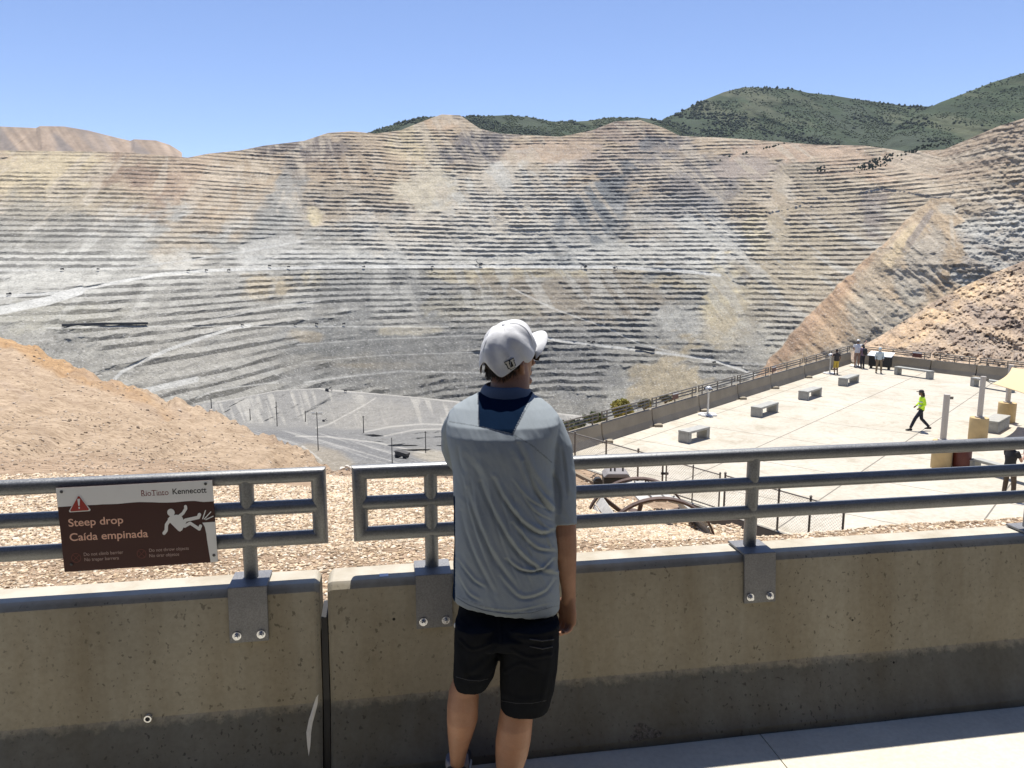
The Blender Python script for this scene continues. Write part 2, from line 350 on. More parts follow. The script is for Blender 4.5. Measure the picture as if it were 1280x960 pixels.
# plateau behind the rim
back = [(1.05, -2), (1.4, -120)]
for mlt, dz in back:
    X = np.vstack([X[:1]*mlt/(1 if mlt < 1.3 else 1.05), X]); Yv = np.vstack([Yv[:1]*mlt/(1 if mlt < 1.3 else 1.05), Yv]); Z = np.vstack([Z[:1]+dz, Z]); col = np.vstack([col[:1], col])
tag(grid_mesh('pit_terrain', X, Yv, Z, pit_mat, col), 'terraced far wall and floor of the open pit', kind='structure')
for o in C.objects:
    if o.name == 'pit_terrain': o['category'] = 'terrain'

# ---------------------------------------------------------------- nearer ridge on the lower right
t0 = [(1020,468,1350),(1060,442,1320),(1100,420,1300),(1135,398,1280),(1165,378,1260),(1200,360,1230),(1240,342,1200),(1280,326,1170),(1450,262,1000)]
t1 = [(1020,490,1000),(1280,440,850),(1450,430,800)]
t2 = [(1020,580,620),(1280,560,560),(1450,560,520)]
A, E, D = loft_sheet([t0, t1, t2], [230, 80], 1020, 1430, 620)
PX, PY = pix(A, E); S = A*D; Z0 = CZ+E*D
lv = (Z0 + .42*S)/26 + .35*fbm(S/90, Z0/90, 91, 3); k = np.floor(lv); u = lv-k
ff = np.clip(.5+.45*fbm(S/30, k*3.3, 93, 3), .15, .85); g = np.where(u < ff, .1*u/ff, .1+.9*(u-ff)/(1-ff))
D2 = D + 4*(g-u) + 26*fbm(PX/17+PY/30, PY/13-PX/40, 95, 4) + 15*fbm(PX/5, PY/4.2, 97, 3) + 5*fbm(PX/2.2, PY/2, 94, 2)
D2 += 20*np.abs(fbm((PX+PY*1.2)/30, (PX-PY)/200, 99, 3))*ell(PX, PY, 1180, 390, 90, 16, -40)
wob = fbm(PX/25, PY/14, 98, 4)
col = np.broadcast_to(np.array((.47,.375,.28)), (*D.shape, 3)).copy()
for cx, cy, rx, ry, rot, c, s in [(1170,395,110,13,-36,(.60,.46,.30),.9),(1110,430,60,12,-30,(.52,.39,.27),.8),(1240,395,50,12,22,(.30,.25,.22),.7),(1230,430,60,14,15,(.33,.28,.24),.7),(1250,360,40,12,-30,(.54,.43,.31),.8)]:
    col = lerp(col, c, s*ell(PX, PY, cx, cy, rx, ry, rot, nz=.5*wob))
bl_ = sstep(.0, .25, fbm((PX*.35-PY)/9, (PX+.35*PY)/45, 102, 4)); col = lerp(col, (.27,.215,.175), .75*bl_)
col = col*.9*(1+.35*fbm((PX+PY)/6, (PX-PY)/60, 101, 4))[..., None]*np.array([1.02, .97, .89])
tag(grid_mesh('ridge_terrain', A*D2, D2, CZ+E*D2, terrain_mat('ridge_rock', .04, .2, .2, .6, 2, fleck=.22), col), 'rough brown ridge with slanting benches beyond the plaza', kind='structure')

# ---------------------------------------------------------------- spoil dumps on the left skyline
t0 = [(-150,155,3600),(0,158,3700),(45,160,3750),(50,157.5,3750),(80,158,3800),(110,163,3850),(150,173,3900),(163,176,3900),(168,174,3900),(195,175.5,3950),(212,181,3950),(222,187,4000),(236,197,4000)]
t1 = [(-150,205,3300),(0,203,3400),(236,203,3600)]
A, E, D = loft_sheet([t0, t1], [70], -150, 236, 420)
PX, PY = pix(A, E); S = A*D
D2 = D + 40*fbm((S-.8*(PY-160)*4)/70, PY/90, 111, 4) + 25*np.abs(fbm(S/40, PY/60, 113, 3))
col = np.broadcast_to(np.array((.40,.335,.27)), (*D.shape, 3)).copy()*(1+.45*fbm((PX-.7*PY)/7, PY/60, 115, 4))[..., None]
col = col*np.array([.80, .74, .68])
col = lerp(col, (.20,.18,.165), .7*sstep(0, .4, fbm((PX-.8*PY)/22, PY/50, 117, 3)))
X, Y_, Z = A*D2, D2, CZ+E*D2
X = np.vstack([X[:1]*1.1, X]); Y_ = np.vstack([Y_[:1]*1.1, Y_]); Z = np.vstack([Z[:1]-30, Z]); col = np.vstack([col[:1], col])
tag(grid_mesh('spoil_hill', X, Y_, Z, terrain_mat('spoil_rock', .01, .04, .15, .4, 4), col), 'grey brown streaked spoil dump on the left skyline', kind='structure')

# ---------------------------------------------------------------- wooded mountains behind the rim
hill_mat = terrain_mat('mountain_scrub', .006, .03, .30, .7, 12)
trees = []
def mountain(name, label, t0, yb, d1, seed, dens, treemask=None):
    t1 = [(t0[0][0], yb, t0[0][2]*.8), (t0[-1][0], yb, t0[-1][2]*.8)]
    a, b = t0[0][0], t0[-1][0]; nc = int((b-a)*1.6)
    A, E, D = loft_sheet([t0, t1], [150], a, b, nc)
    PX, PY = pix(A, E); S = A*D; Z0 = CZ+E*D
    t = np.linspace(0, 1, 151)[:, None]
    D2 = D + (260*np.abs(fbm((S+.5*Z0)/520, Z0/900, seed, 3)) + 60*fbm(S/110, Z0/110, seed+3, 3))*np.clip(t*4, .1, 1)
    gm = fbm((S+.4*Z0)/200, Z0/200, seed+5, 4)
    col = np.broadcast_to(np.array((.042,.062,.030)), (*D.shape, 3)).copy()
    col = lerp(col, (.095,.105,.06), sstep(.0, .4, gm)); col = lerp(col, (.05,.065,.04), sstep(.05, -.35, gm))
    X, Y_, Z = A*D2, D2, CZ+E*D2
    # trees stand in drifts on the slope
    n = int(dens*nc*10); ri = rng.integers(0, 150, n); ci = rng.integers(0, nc, n)
    keep = fbm((S[ri, ci]+.4*Z0[ri, ci])/260, Z0[ri, ci]/200, seed+6, 5, .6) < -.02 + .14*(rng.random(n)-.5)
    ri, ci = ri[keep], ci[keep]
    for i, j in zip(ri, ci): trees.append((X[i, j], Y_[i, j], Z[i, j], D2[i, j], 0))
    n = int(dens*nc*13); ri = rng.integers(0, 150, n); ci = rng.integers(0, nc, n)
    keep = fbm(S[ri, ci]/60, Z0[ri, ci]/60, seed+9, 3) < .10; ri, ci = ri[keep], ci[keep]
    for i, j in zip(ri, ci): trees.append((X[i, j], Y_[i, j], Z[i, j], D2[i, j], 1))
    X = np.vstack([X[:1]*1.15, X]); Y_ = np.vstack([Y_[:1]*1.15, Y_]); Z = np.vstack([Z[:1]-60, Z]); col = np.vstack([col[:1], col])
    tag(grid_mesh(name, X, Y_, Z, hill_mat, col), label, kind='structure')
mountain('mountain', 'large scrub covered mountain at the right skyline', [(815,160,5000),(830,148,5000),(850,140,5100),(880,125,5200),(905,115,5300),(930,109,5300),(960,110,5300),(990,111,5250),(1010,116,5200),(1040,119,5200),(1070,124,5100),(1100,128,5100),(1130,132,5000),(1160,133,4900),(1200,133,4900)], 200, 0, 121, 1.0)
mountain('mountain', 'green mountain rising out of the right edge of the frame', [(1090,192,4300),(1120,160,4300),(1150,140,4350),(1175,128,4400),(1210,115,4400),(1240,103,4400),(1280,91,4300),(1340,80,4200),(1450,70,4000)], 205, 0, 131, .8)
mountain('hill', 'low wooded hill left of the peach coloured peak', [(455,170,4200),(480,160,4200),(500,153,4300),(530,147,4300),(560,146,4300),(590,150,4300)], 182, 0, 141, 1.6)
mountain('hill', 'dark wooded hill right of the peach coloured peak', [(565,152,4400),(585,146,4400),(630,144,4500),(660,146,4500),(690,152,4500),(720,155,4500),(760,170,4400)], 188, 0, 151, 1.3)
mountain('hill', 'small green hill behind the middle of the rim', [(685,158,4600),(700,153,4600),(735,151,4650),(760,147,4700),(800,147,4700),(840,152,4600),(870,168,4600)], 188, 0, 161, 1.2)
# brushy patches inside the upper right of the pit
for cx, cy, w, h, n in [(1090,207,22,6,60),(1105,200,10,6,25),(1025,212,6,6,16),(1150,186,36,3,60),(975,181,60,1,20)]:
    for _ in range(n):
        x = cx + rng.normal()*w*.5; y = cy + rng.normal()*h*.5 - (x-cx)*.25
        d = np.interp(x, [1000, 1100, 1180], [2950, 2800, 2500]) ; p = P(x, y, d); trees.append((p.x, p.y, p.z, d*.9, 0))
T = np.array(trees); T = T[rng.permutation(len(T))[:60000]]; print('trees', len(T))
base = np.array([(0,0,1.25),(.9,0,.35),(.28,.86,.4),(-.73,.53,.3),(-.73,-.53,.4),(.28,-.86,.3),(0,0,-.4)])
tri = np.array([(0,1,2),(0,2,3),(0,3,4),(0,4,5),(0,5,1),(6,2,1),(6,3,2),(6,4,3),(6,5,4),(6,1,5)])
n = len(T); sz = np.where(T[:, 4] > 0, .55, 1.0)[:, None, None]*(5.5 + 6*rng.random(n))[:, None, None]*(T[:, 3]/4500)[:, None, None]
V = base[None]*(1+.35*(rng.random((n, 7, 3))-.5))*sz*np.array([1, 1, 1.05]); V = V + T[:, None, :3]
FT = (tri[None] + (np.arange(n)*7)[:, None, None]).reshape(-1, 3)
tc = np.repeat((np.where(T[:, 4:5] > 0, np.array([[.085,.105,.055]]), np.array([[.036,.050,.030]]))*(1+.7*(rng.random((n, 1))-.4))), 7, 0)
tree_mat = terrain_mat('woodland', .05, .3, .2, 0)
tag(raw_mesh('woodland', V.reshape(-1, 3), FT, tree_mat, tc), 'far off dark trees scattered over the mountains', 'woodland', kind='stuff')

# ================================================================ MIDDLE GROUND: dump face, haul road, berms
m0 = [(150,532,1150),(230,508,1250),(300,497,1300),(345,488,1350),(400,485,1400),(430,488,1420),(560,500,1450),(640,509,1450),(730,520,1450),(800,545,1300),(950,600,900)]
m1 = [(150,560,1000),(300,530,1060),(400,532,1080),(430,536,1080),(500,532,1090),(560,530,1100),(730,545,1050),(950,620,800)]
m2 = [(150,570,700),(340,545,720),(400,540,740),(450,540,720),(500,548,700),(560,558,680),(730,580,650),(950,640,600)]
m3 = [(150,590,520),(380,556,560),(440,560,540),(500,566,520),(560,575,500),(730,600,480),(950,650,470)]
m4 = [(150,640,300),(400,600,330),(500,600,330),(560,605,330),(950,680,300)]
A, E, D = loft_sheet([m0, m1, m2, m3, m4], [130, 60, 60, 80], 150, 940, 900)
PX, PY = pix(A, E); S = A*D; Z0 = CZ+E*D
r_ = np.linspace(0, 1, 331)[:, None]
dumpf = sstep(0, .05, r_)*sstep(.42, .34, r_)
D2 = D + (34*np.abs(fbm((S+.6*Z0)/30, PY/60, 201, 4)) + 9*fbm(S/8, PY/9, 203, 3))*dumpf
lv = PY/8 + .5*fbm(S/40, PY/20, 205, 3) + PX/160; bm_ = ell(PX, PY, 570, 550, 110, 24, 6)*sstep(.38, .42, r_)*(.4+.8*sstep(-.1,.2,fbm(S/25, PY/5, 206, 3)))
kk = np.floor(lv); uu = lv-kk; D2 += 42*(np.where(uu < .55, 1-uu/.55*.9, .1+.9*(uu-.55)/.45)-.5)*bm_ + 10*fbm(S/10, PY/6, 207, 3)*bm_
berm = np.exp(-((PY - np.interp(PX, [380, 420, 500, 560], [531, 538, 543, 553]))/2.6)**2)
scal = np.abs(np.sin(S/13)); D2 -= 22*berm*scal
D2 += 3*fbm(S/18, PY/7, 209, 4) + 3.5*fbm(S/5, PY/2.5, 210, 4)*(1-.6*sstep(.38,.45,r_)) + 5*fbm(S/9, PY/3, 212, 3)*sstep(.36,.5,r_)*sstep(560,548,PY)
wob = fbm(PX/30, PY/12, 211, 4)
col = np.broadcast_to(np.array((.33,.33,.32)), (*D.shape, 3)).copy()
strk = sstep(.02, .4, fbm((PX-.35*PY)/5.5, PY/45, 213, 3)); col = lerp(col, (.56,.55,.51), .7*strk*dumpf)
col = lerp(col, (.40,.39,.36), ell(PX, PY, 460, 520, 60, 20, nz=.4*wob)*.6)
col = lerp(col, (.27,.275,.275), sstep(.4, .5, r_)*.8)
rb = np.interp(PX, [380, 420, 470, 560], [546, 551, 562, 584])
onroad = sstep(14, 9, np.abs(PY-rb-4)); col = lerp(col, (.25,.255,.26), onroad)
col = lerp(col, (.42,.42,.41), onroad*sstep(.0, .35, fbm((PX*.3-PY)/2.4, PX/80, 215, 3)))
col = lerp(col, (.50,.46,.38), ell(PX, PY, 560, 575, 40, 9, 12, nz=.4*wob)*.8)
col = lerp(col, (.42,.37,.29), ell(PX, PY, 410, 575, 40, 14, 20, nz=.4*wob)*.7)
for pts, w in [([(400,485.5),(412,487.5),(430,488.5),(500,494),(560,500.5),(640,509.5),(730,520.5)], 1.6), ([(270,503),(300,497),(345,488),(400,485)], 1.1), ([(470,497),(455,507),(430,520),(412,530),(395,535)], 1.0), ([(370,545),(410,546),(470,553),(530,566)], .9),
   ([(455,540),(490,533),(530,530),(560,531)], 1.0), ([(480,545),(520,537),(560,536)], .9), ([(378,558),(390,566),(402,576)], 1.2)]:
    col = lerp(col, (.66,.65,.61), .6*line_mask(PX, PY, pts, w*.8))
col = col*.60*np.array([1.03, 1.0, .94])
tag(grid_mesh('valley_terrain', A*D2, D2, CZ+E*D2, terrain_mat('valley_rock', .05, .3, .15, .4, 1, fleck=.5), col), 'grey dump face and haul road below the overlook', kind='structure')

valS = (PX.copy(), PY.copy(), (A*D2).copy(), D2.copy(), (CZ+E*D2).copy())
# ================================================================ NEAR GROUND: tan hillside and rock mulch slope
W0 = Vector((0, 3.0)); WD = Vector((math.cos(R(9.5)), math.sin(R(9.5)))); WN = Vector((-WD.y, WD.x))   # barrier line, away normal
PLZ = -5.0
def wl(t, off=0): return W0 + WD*t + WN*off
def world_curve(fn): 
    out = []
    for t in np.linspace(-6, 9, 24):
        p = fn(t); a = p[0]/p[1]; e = (p[2]-CZ)/p[1]; fw = cp-e*sp_; up = sp_+e*cp
        out.append((640+F*a/fw, 480-F*up/fw, p[1]))
    return out
n0 = world_curve(lambda t: (*wl(t, .20), .45))
n1 = [(-200,712,4.6),(0,704,4.7),(200,695,4.8),(400,688,4.9),(560,682,5.0),(720,677,5.2),(850,676,5.1),(900,673,5.2),(950,672,5.1),(1000,668,5.2),(1060,663,5.3),(1120,657,5.4),(1280,648,5.6),(1500,632,5.9)]
n2 = [(-200,662,7),(0,652,7),(200,645,7),(400,640,7.5),(560,640,8),(720,652,8.4),(850,668,7.6),(900,671,6.6),(940,676,6.2),(1000,700,6.6),(1280,700,7.4),(1500,690,7.8)]
n3 = [(-200,602,13),(0,595,13),(200,590,14),(400,602,15),(560,606,15),(690,618,15.5),(740,640,13),(850,662,11.3),(880,668,9.6),(910,684,8.8),(1000,740,9),(1280,770,9.5),(1500,760,10)]
n4 = [(-200,520,42),(0,520,42),(200,545,38),(330,570,32),(400,590,26),(430,598,23),(560,600,21),(690,602,21),(760,617,18.8),(800,630,17.4),(860,658,14.2),(910,705,12.4),(1000,790,11.5),(1280,830,11),(1500,850,11)]
n5 = [(-200,385,140),(0,421,120),(25,425,118),(45,434,115),(80,452,105),(105,462,102),(125,471,98),(150,477,95),(200,494,86),(240,507,78),(280,516,70),(300,525,63),(330,540,56),(360,551,50),(385,566,43),(400,579,36),(415,586,30),(430,588,28),(500,589,26),(560,590,26),(700,588,26),(718,580,26.5),(760,594,25.2),(800,609,23.9),(860,633,21.8),(905,700,15),(1000,800,12),(1280,850,12),(1500,870,12)]
A, E, D = loft_sheet([n0, n1, n2, n3, n4, n5], [30, 50, 70, 110, 170], -200, 2000, 1400)
D = smooth_cols(D, 9); E = smooth_cols(E, 9)
PX, PY = pix(A, E); S = A*D; Z0 = CZ + E*D
far = np.clip(D/100, 0, 1)
hillm = sstep(12, 30, D)*sstep(440, 380, PX)
Zd = (.03 + .5*far)*fbm(S/(1+12*far), D/(1+12*far), 301, 4)*np.where(PX > 700, .5, 1) + hillm*(.8*fbm((S*.7+D*.35)/5, (D*.6-S*.4)/12, 303, 4) - .9*np.abs(fbm((PX*.25+PY)/16, (PX-.4*PY)/150, 308, 4)))
Zd = Zd + hillm*sstep(370, 425, np.arange(D.shape[0]))[:, None]*1.1*fbm(PX/16, D/20, 312, 4)
Z = Z0 + Zd
col = np.broadcast_to(np.array((.46,.34,.235)), (*D.shape, 3)).copy()
wob = fbm(PX/60, PY/25, 305, 4)
col = lerp(col, (.51,.395,.275), hillm*.9)
col = lerp(col, (.50,.325,.17), ell(PX, PY, 60, 445, 150, 13, 24, nz=.4*wob)*.9)
col = lerp(col, (.44,.33,.22), ell(PX, PY, 350, 560, 16, 40, -20, nz=.3*wob)*.7)
col = lerp(col, (.44,.34,.25), sstep(.05, .45, fbm((PX+2*PY)/120, (PY-.4*PX)/14, 307, 4))*hillm*.6)
near_mat, nt, b = new_mat('tan_earth')
at = N(nt, 'Attribute', attribute_name='tint'); tcn = N(nt, 'TexCoord')
na = noise_node(nt, .35, 8, .62); nb = noise_node(nt, 2.2, 6, .7); vo = N(nt, 'TexVoronoi'); vo.inputs['Scale'].default_value = 1.6; nt.links.new(tcn.outputs['Object'], vo.inputs['Vector'])
c = mix(nt, at.outputs['Color'], ramp(nt, na.outputs[0], [(.3, (.66,.63,.60)), (.7, (1.0,1,1))]).outputs[0], 1, 'MULTIPLY')
c = mix(nt, c, ramp(nt, nb.outputs[0], [(.36, (.60,.57,.53)), (.56, (1,1,1))]).outputs[0], 1, 'MULTIPLY')
nt.links.new(c, b.inputs['Base Color']); b.inputs['Roughness'].default_value = .95; b.inputs['Specular IOR Level'].default_value = .15
bump(nt, b, nb.outputs[0], .9, .25)
Xg, Yg, Zg = A*D, D, Z
gX, gY, gZ = Xg.copy(), Yg.copy(), Zg.copy(); gPX, gPY = PX.copy(), PY.copy()
dr = np.where(PX[-1:] < 700, 1.0, 0.0)
for mlt, dz in ((1.12, 6), (1.5, 45)):
    Xg = np.vstack([Xg, Xg[-1:]*(1+(mlt-1)*(dr*.99+.01))]); Yg = np.vstack([Yg, Yg[-1:]*(1+(mlt-1)*(dr*.99+.01))]); Zg = np.vstack([Zg, Z[-1:] - dz*dr - .6]); col = np.vstack([col, col[-1:]])
tag(grid_mesh('hillside_ground', Xg, Yg, Zg, near_mat, col, smooth=True), 'tan bare hillside and mulch slope behind the barrier', kind='structure')

# broken rock mulch: individual chips, far too many to count
def chips(idx_r, idx_c, size, colr, flat=.42):
    n = len(idx_r); jr = rng.random(n); jc = rng.random(n)
    i2 = np.minimum(idx_r+1, gX.shape[0]-1); j2 = np.minimum(idx_c+1, gX.shape[1]-1)
    def lp(G): return (G[idx_r, idx_c]*(1-jr)+G[i2, idx_c]*jr)*(1-jc) + (G[idx_r, j2]*(1-jr)+G[i2, j2]*jr)*jc
    p = np.stack([lp(gX), lp(gY), lp(gZ)], -1)
    cube = np.array([(x, y, z) for x in (-1, 1) for y in (-1, 1) for z in (-1, 1)], float)*.5
    q = np.array([(0,1,3,2),(4,6,7,5),(0,4,5,1),(2,3,7,6),(0,2,6,4),(1,5,7,3)])
    V = cube[None]*(1+.7*(rng.random((n, 8, 3))-.5)); V = V*np.stack([.7+.8*rng.random(n), .5+.5*rng.random(n), flat*(.5+.7*rng.random(n))], -1)[:, None, :]
    V[:, 1::2, :2] *= (.45+.5*rng.random((n, 1, 1)))
    an = rng.random(n)*6.283; tl = rng.normal(size=n)*.45; ca, sa = np.cos(an), np.sin(an); ct, st = np.cos(tl), np.sin(tl)
    x, y, z = V[..., 0], V[..., 1], V[..., 2]; y, z = y*ct[:, None]-z*st[:, None], y*st[:, None]+z*ct[:, None]
    x, y = x*ca[:, None]-y*sa[:, None], x*sa[:, None]+y*ca[:, None]
    V = np.stack([x, y, z], -1)*size[:, None, None] + p[:, None, :] + np.array([0, 0, .12])*size[:, None, None]
    Fq = (q[None] + (np.arange(n)*8)[:, None, None]).reshape(-1, 4)
    return V.reshape(-1, 3), Fq, np.repeat(colr, 8, 0)
pal = np.array([(.58,.46,.32),(.54,.42,.28),(.64,.54,.40),(.45,.34,.22),(.56,.42,.28),(.66,.58,.46),(.30,.22,.15),(.57,.45,.32)])
nrw = gX.shape[0]
# density by the picture: sizes shrink in view with distance by themselves
cand = 500000
ci = rng.integers(60, 1390, cand); ri = (rng.random(cand)**.9*265).astype(int)
keep = (gPY[ri, ci] > 585) & (gPY[ri, ci] < 760) & (gY[ri, ci] < 27) & ((gPX[ri, ci] > 395) | (gY[ri, ci] < 13))
ci, ri = ci[keep], ri[keep]; d = gY[ri, ci]
size = .0155*(.45+1.5*rng.random(len(ci))**2.4)*np.clip((d/4.6)**.75, 1, 4)
V, Fq, cc = chips(ri, ci, size, pal[rng.integers(0, len(pal), len(ci))]*(.8+.4*rng.random((len(ci), 1))))
chip_mat = terrain_mat('rock_chips', 8, 60, .18, .3, .004)
tag(raw_mesh('rock_mulch', V, Fq, chip_mat, cc), 'broken tan rock chips covering the slope behind the barrier', 'gravel', kind='stuff')
# loose stones and tufts on the tan hillside
cand = 12000; ci = rng.integers(60, 640, cand); ri = rng.integers(150, 430, cand)
keep = (gY[ri, ci] > 12) & (rng.random(cand) < .25+.9*ell(gPX[ri, ci], gPY[ri, ci], 100, 560, 170, 40, 5)); ci, ri = ci[keep], ri[keep]
size = .0016*gY[ri, ci]*(.6+1.6*rng.random(len(ci))**3)
V, Fq, cc = chips(ri, ci, size, np.array([(.22,.17,.12),(.30,.23,.16),(.40,.32,.24),(.5,.42,.33)])[rng.integers(0, 4, len(ci))], .8)
tag(raw_mesh('hillside_stones', V, Fq, chip_mat, cc), 'dark stones and dry tufts strewn over the tan hillside', 'stones', kind='stuff')
# ================================================================ OVERLOOK DECK, BARRIERS, RAILINGS
def concrete(name, base, worn_lit_top=False, pit=(.10,.09,.07), pits=True, stain=None, sc=1.0, rough=.85):
    m, nt, b = new_mat(name); tc = N(nt, 'TexCoord')
    big = noise_node(nt, 1.6*sc, 5, .6); fine = noise_node(nt, 45*sc, 6, .65); grit = noise_node(nt, 220*sc, 3, .6)
    c = mix(nt, tuple(x*.86 for x in base), tuple(min(1, x*1.1) for x in base), ramp(nt, big.outputs[0], [(.35, (0,)*3), (.65, (1,)*3)]).outputs[0])
    c = mix(nt, c, ramp(nt, fine.outputs[0], [(.3, (.86,.85,.84)), (.6, (1,1,1))]).outputs[0], 1, 'MULTIPLY')
    h = grit.outputs[0]
    if pits:
        mp = N(nt, 'Mapping'); mp.inputs['Scale'].default_value = (1, 1, .8); nt.links.new(tc.outputs['Object'], mp.inputs['Vector'])
        p1 = noise_node(nt, 62, 2.5, .5, vec=mp.outputs[0]); dn = noise_node(nt, 1.1, 2)
        pm = ramp(nt, p1.outputs[0], [(.63, (0,)*3), (.69, (1,)*3)])
        dm = ramp(nt, dn.outputs[0], [(.35, (.1,)*3), (.6, (.75,)*3)])
        k = mix(nt, pm.outputs[0], dm.outputs[0], 1, 'MULTIPLY')
        c = mix(nt, c, pit, k)
        v = N(nt, 'TexVoronoi'); v.inputs['Scale'].default_value = 5.5; nt.links.new(tc.outputs['Object'], v.inputs['Vector'])
        vm = ramp(nt, v.outputs['Distance'], [(.028, (1,)*3), (.038, (0,)*3)])
        c = mix(nt, c, (.03,.028,.025), vm.outputs[0])
    if worn_lit_top:   # crown painted lighter as if sunlit, foot tinted darker and bluer, faint rust runs
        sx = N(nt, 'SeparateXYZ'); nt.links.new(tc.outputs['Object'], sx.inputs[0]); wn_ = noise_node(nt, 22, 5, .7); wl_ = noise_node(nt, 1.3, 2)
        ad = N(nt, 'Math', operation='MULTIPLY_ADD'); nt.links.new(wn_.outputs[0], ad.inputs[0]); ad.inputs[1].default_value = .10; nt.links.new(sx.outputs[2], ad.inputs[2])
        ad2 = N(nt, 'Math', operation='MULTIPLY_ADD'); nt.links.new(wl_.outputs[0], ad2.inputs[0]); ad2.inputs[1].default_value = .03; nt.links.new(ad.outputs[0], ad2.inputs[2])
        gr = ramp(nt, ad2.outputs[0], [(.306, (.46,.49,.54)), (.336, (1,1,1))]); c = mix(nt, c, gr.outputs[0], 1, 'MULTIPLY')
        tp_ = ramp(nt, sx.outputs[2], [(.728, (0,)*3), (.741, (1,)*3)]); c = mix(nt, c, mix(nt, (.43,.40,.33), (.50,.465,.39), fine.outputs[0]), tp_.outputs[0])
        mp2 = N(nt, 'Mapping'); mp2.inputs['Scale'].default_value = (3.2, 3.2, .25); nt.links.new(tc.outputs['Object'], mp2.inputs['Vector']); st = noise_node(nt, 1.6, 4, .6, vec=mp2.outputs[0])
        c = mix(nt, c, ramp(nt, st.outputs[0], [(.35, (.80,.76,.70)), (.62, (1,1,1))]).outputs[0], 1, 'MULTIPLY')
    nt.links.new(c, b.inputs['Base Color']); b.inputs['Roughness'].default_value = rough; b.inputs['Specular IOR Level'].default_value = .3
    bump(nt, b, fine.outputs[0], .25, .002)
    return m, nt, b, c
M_CONC = concrete('barrier_concrete', (.345,.315,.24), worn_lit_top=True)[0]
M_DECK = concrete('deck_concrete', (.56,.52,.42), pits=False)[0]
M_PLAZA = concrete('plaza_concrete', (.66,.62,.53), pits=False, sc=.25)[0]
M_CONC2 = concrete('plaza_barrier_concrete', (.30,.26,.195), pits=False, sc=.5)[0]
M_BENCH = simple('bench_concrete', (.34,.335,.30), .8, var=.15, scale=6, bmp=.2)
def galv(name, col, rough=.42, metal=.85):
    m, nt, b = new_mat(name); n = noise_node(nt, 160, 3, .7); n2 = noise_node(nt, 7, 4)
    c = mix(nt, tuple(x*.8 for x in col), tuple(min(1, x*1.15) for x in col), ramp(nt, n.outputs[0], [(.38, (0,)*3), (.62, (1,)*3)]).outputs[0])
    c = mix(nt, c, ramp(nt, n2.outputs[0], [(.3, (.8,.8,.82)), (.65, (1,1,1))]).outputs[0], 1, 'MULTIPLY')
    nt.links.new(c, b.inputs['Base Color']); b.inputs['Metallic'].default_value = metal
    nt.links.new(ramp(nt, n.outputs[0], [(.3, (rough-.1,)*3), (.7, (rough+.16,)*3)]).outputs[0], b.inputs['Roughness'])
    bump(nt, b, n.outputs[0], .25, .0008); return m
M_GALV = galv('galvanised_pipe', (.24,.245,.24), .42, .5); M_PLATE = galv('galvanised_plate', (.22,.22,.22), .5, .4); M_BOLT = galv('bolt_steel', (.75,.76,.77), .3, .9)
M_BLACK = simple('black_rubber', (.012,.012,.013), .6); M_RAIL2 = galv('far_rail_steel', (.20,.18,.15), .55, .5)

# deck slab sheets with sawn joints
d3 = Vector((WD.x, WD.y, 0)); n3_ = Vector((WN.x, WN.y, 0)); up = Vector((0, 0, 1)); w3 = Vector((0, 3.0, 0))
mb = MB(); tcut = [-9, -5.5, -2.6, 1.05, 4.7, 9]; oc = [-9, -5, -1.25, .6]
ocut = [-1.9, -1.25, .55]
for i in range(5):
    for j in range(2):
        g_ = .0022
        a = w3 + d3*(tcut[i]+g_) + n3_*(ocut[j]+g_); mb.prism([(0, 0), (tcut[i+1]-tcut[i]-2*g_, 0), (tcut[i+1]-tcut[i]-2*g_, ocut[j+1]-ocut[j]-2*g_), (0, ocut[j+1]-ocut[j]-2*g_)], d3, n3_, a + Vector((0,0,-.15)), (0, 0, .15))
mb.add([w3+d3*-9+n3_*-1.9+Vector((0,0,-.02)), w3+d3*9+n3_*-1.9+Vector((0,0,-.02)), w3+d3*9+n3_*.55+Vector((0,0,-.02)), w3+d3*-9+n3_*.55+Vector((0,0,-.02))], [(0,1,2,3)])
tag(mb.build('pavement', M_DECK), 'pale concrete deck in front of the barrier', kind='structure')

mb = MB(); mb.add([w3+d3*-40+n3_*-40+up*-.03, w3+d3*40+n3_*-40+up*-.03, w3+d3*40+n3_*-1.9+up*-.03, w3+d3*-40+n3_*-1.9+up*-.03], [(0,1,2,3)])
tag(mb.build('added_dark_ground', simple('asphalt', (.05,.05,.05), .9, var=.3, scale=60)), 'unseen dark asphalt added behind the deck to cut bounce light', kind='structure')  # dark ground added out of view to lower bounce on shaded faces

PROF = [(-.15,.0),(-.15,.035),(-.045,.27),(-.002,.716),(.022,.742),(.158,.742),(.182,.716),(.225,.27),(.33,.035),(.33,0)]
def barrier(name, org, dr, nr, t0, t1, label, cat='concrete barrier', group=None, m=None, hs=1.0, zb=0, div=24, parent=None):
    rings = []; ts = [t0 + .0, t0+.012, t0+.02] + list(np.linspace(t0+.15, t1-.15, div*2)) + [t1-.02, t1-.012, t1]
    for i, t in enumerate(ts):
        ins = {0: .014, 1: .004, 2: 0}.get(min(i, len(ts)-1-i), 0)
        ring = []
        for j, (o, z) in enumerate(PROF):
            oc_ = .09; o2 = o + (ins if o < oc_ else -ins); z2 = z*hs - (ins if z > .7 else 0)
            w_ = .0016*math.sin(7.3*t+j*2.1)
            ring.append(org + dr*t + nr*(o2+w_) + Vector((0, 0, zb + z2)))
        rings.append(ring)
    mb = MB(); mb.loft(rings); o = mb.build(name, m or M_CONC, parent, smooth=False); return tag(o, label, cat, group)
bl = thing('concrete_barrier', 'left concrete barrier segment below the warning sign', 'concrete barrier', w3 + d3*-2.5, group='concrete barriers along the deck')
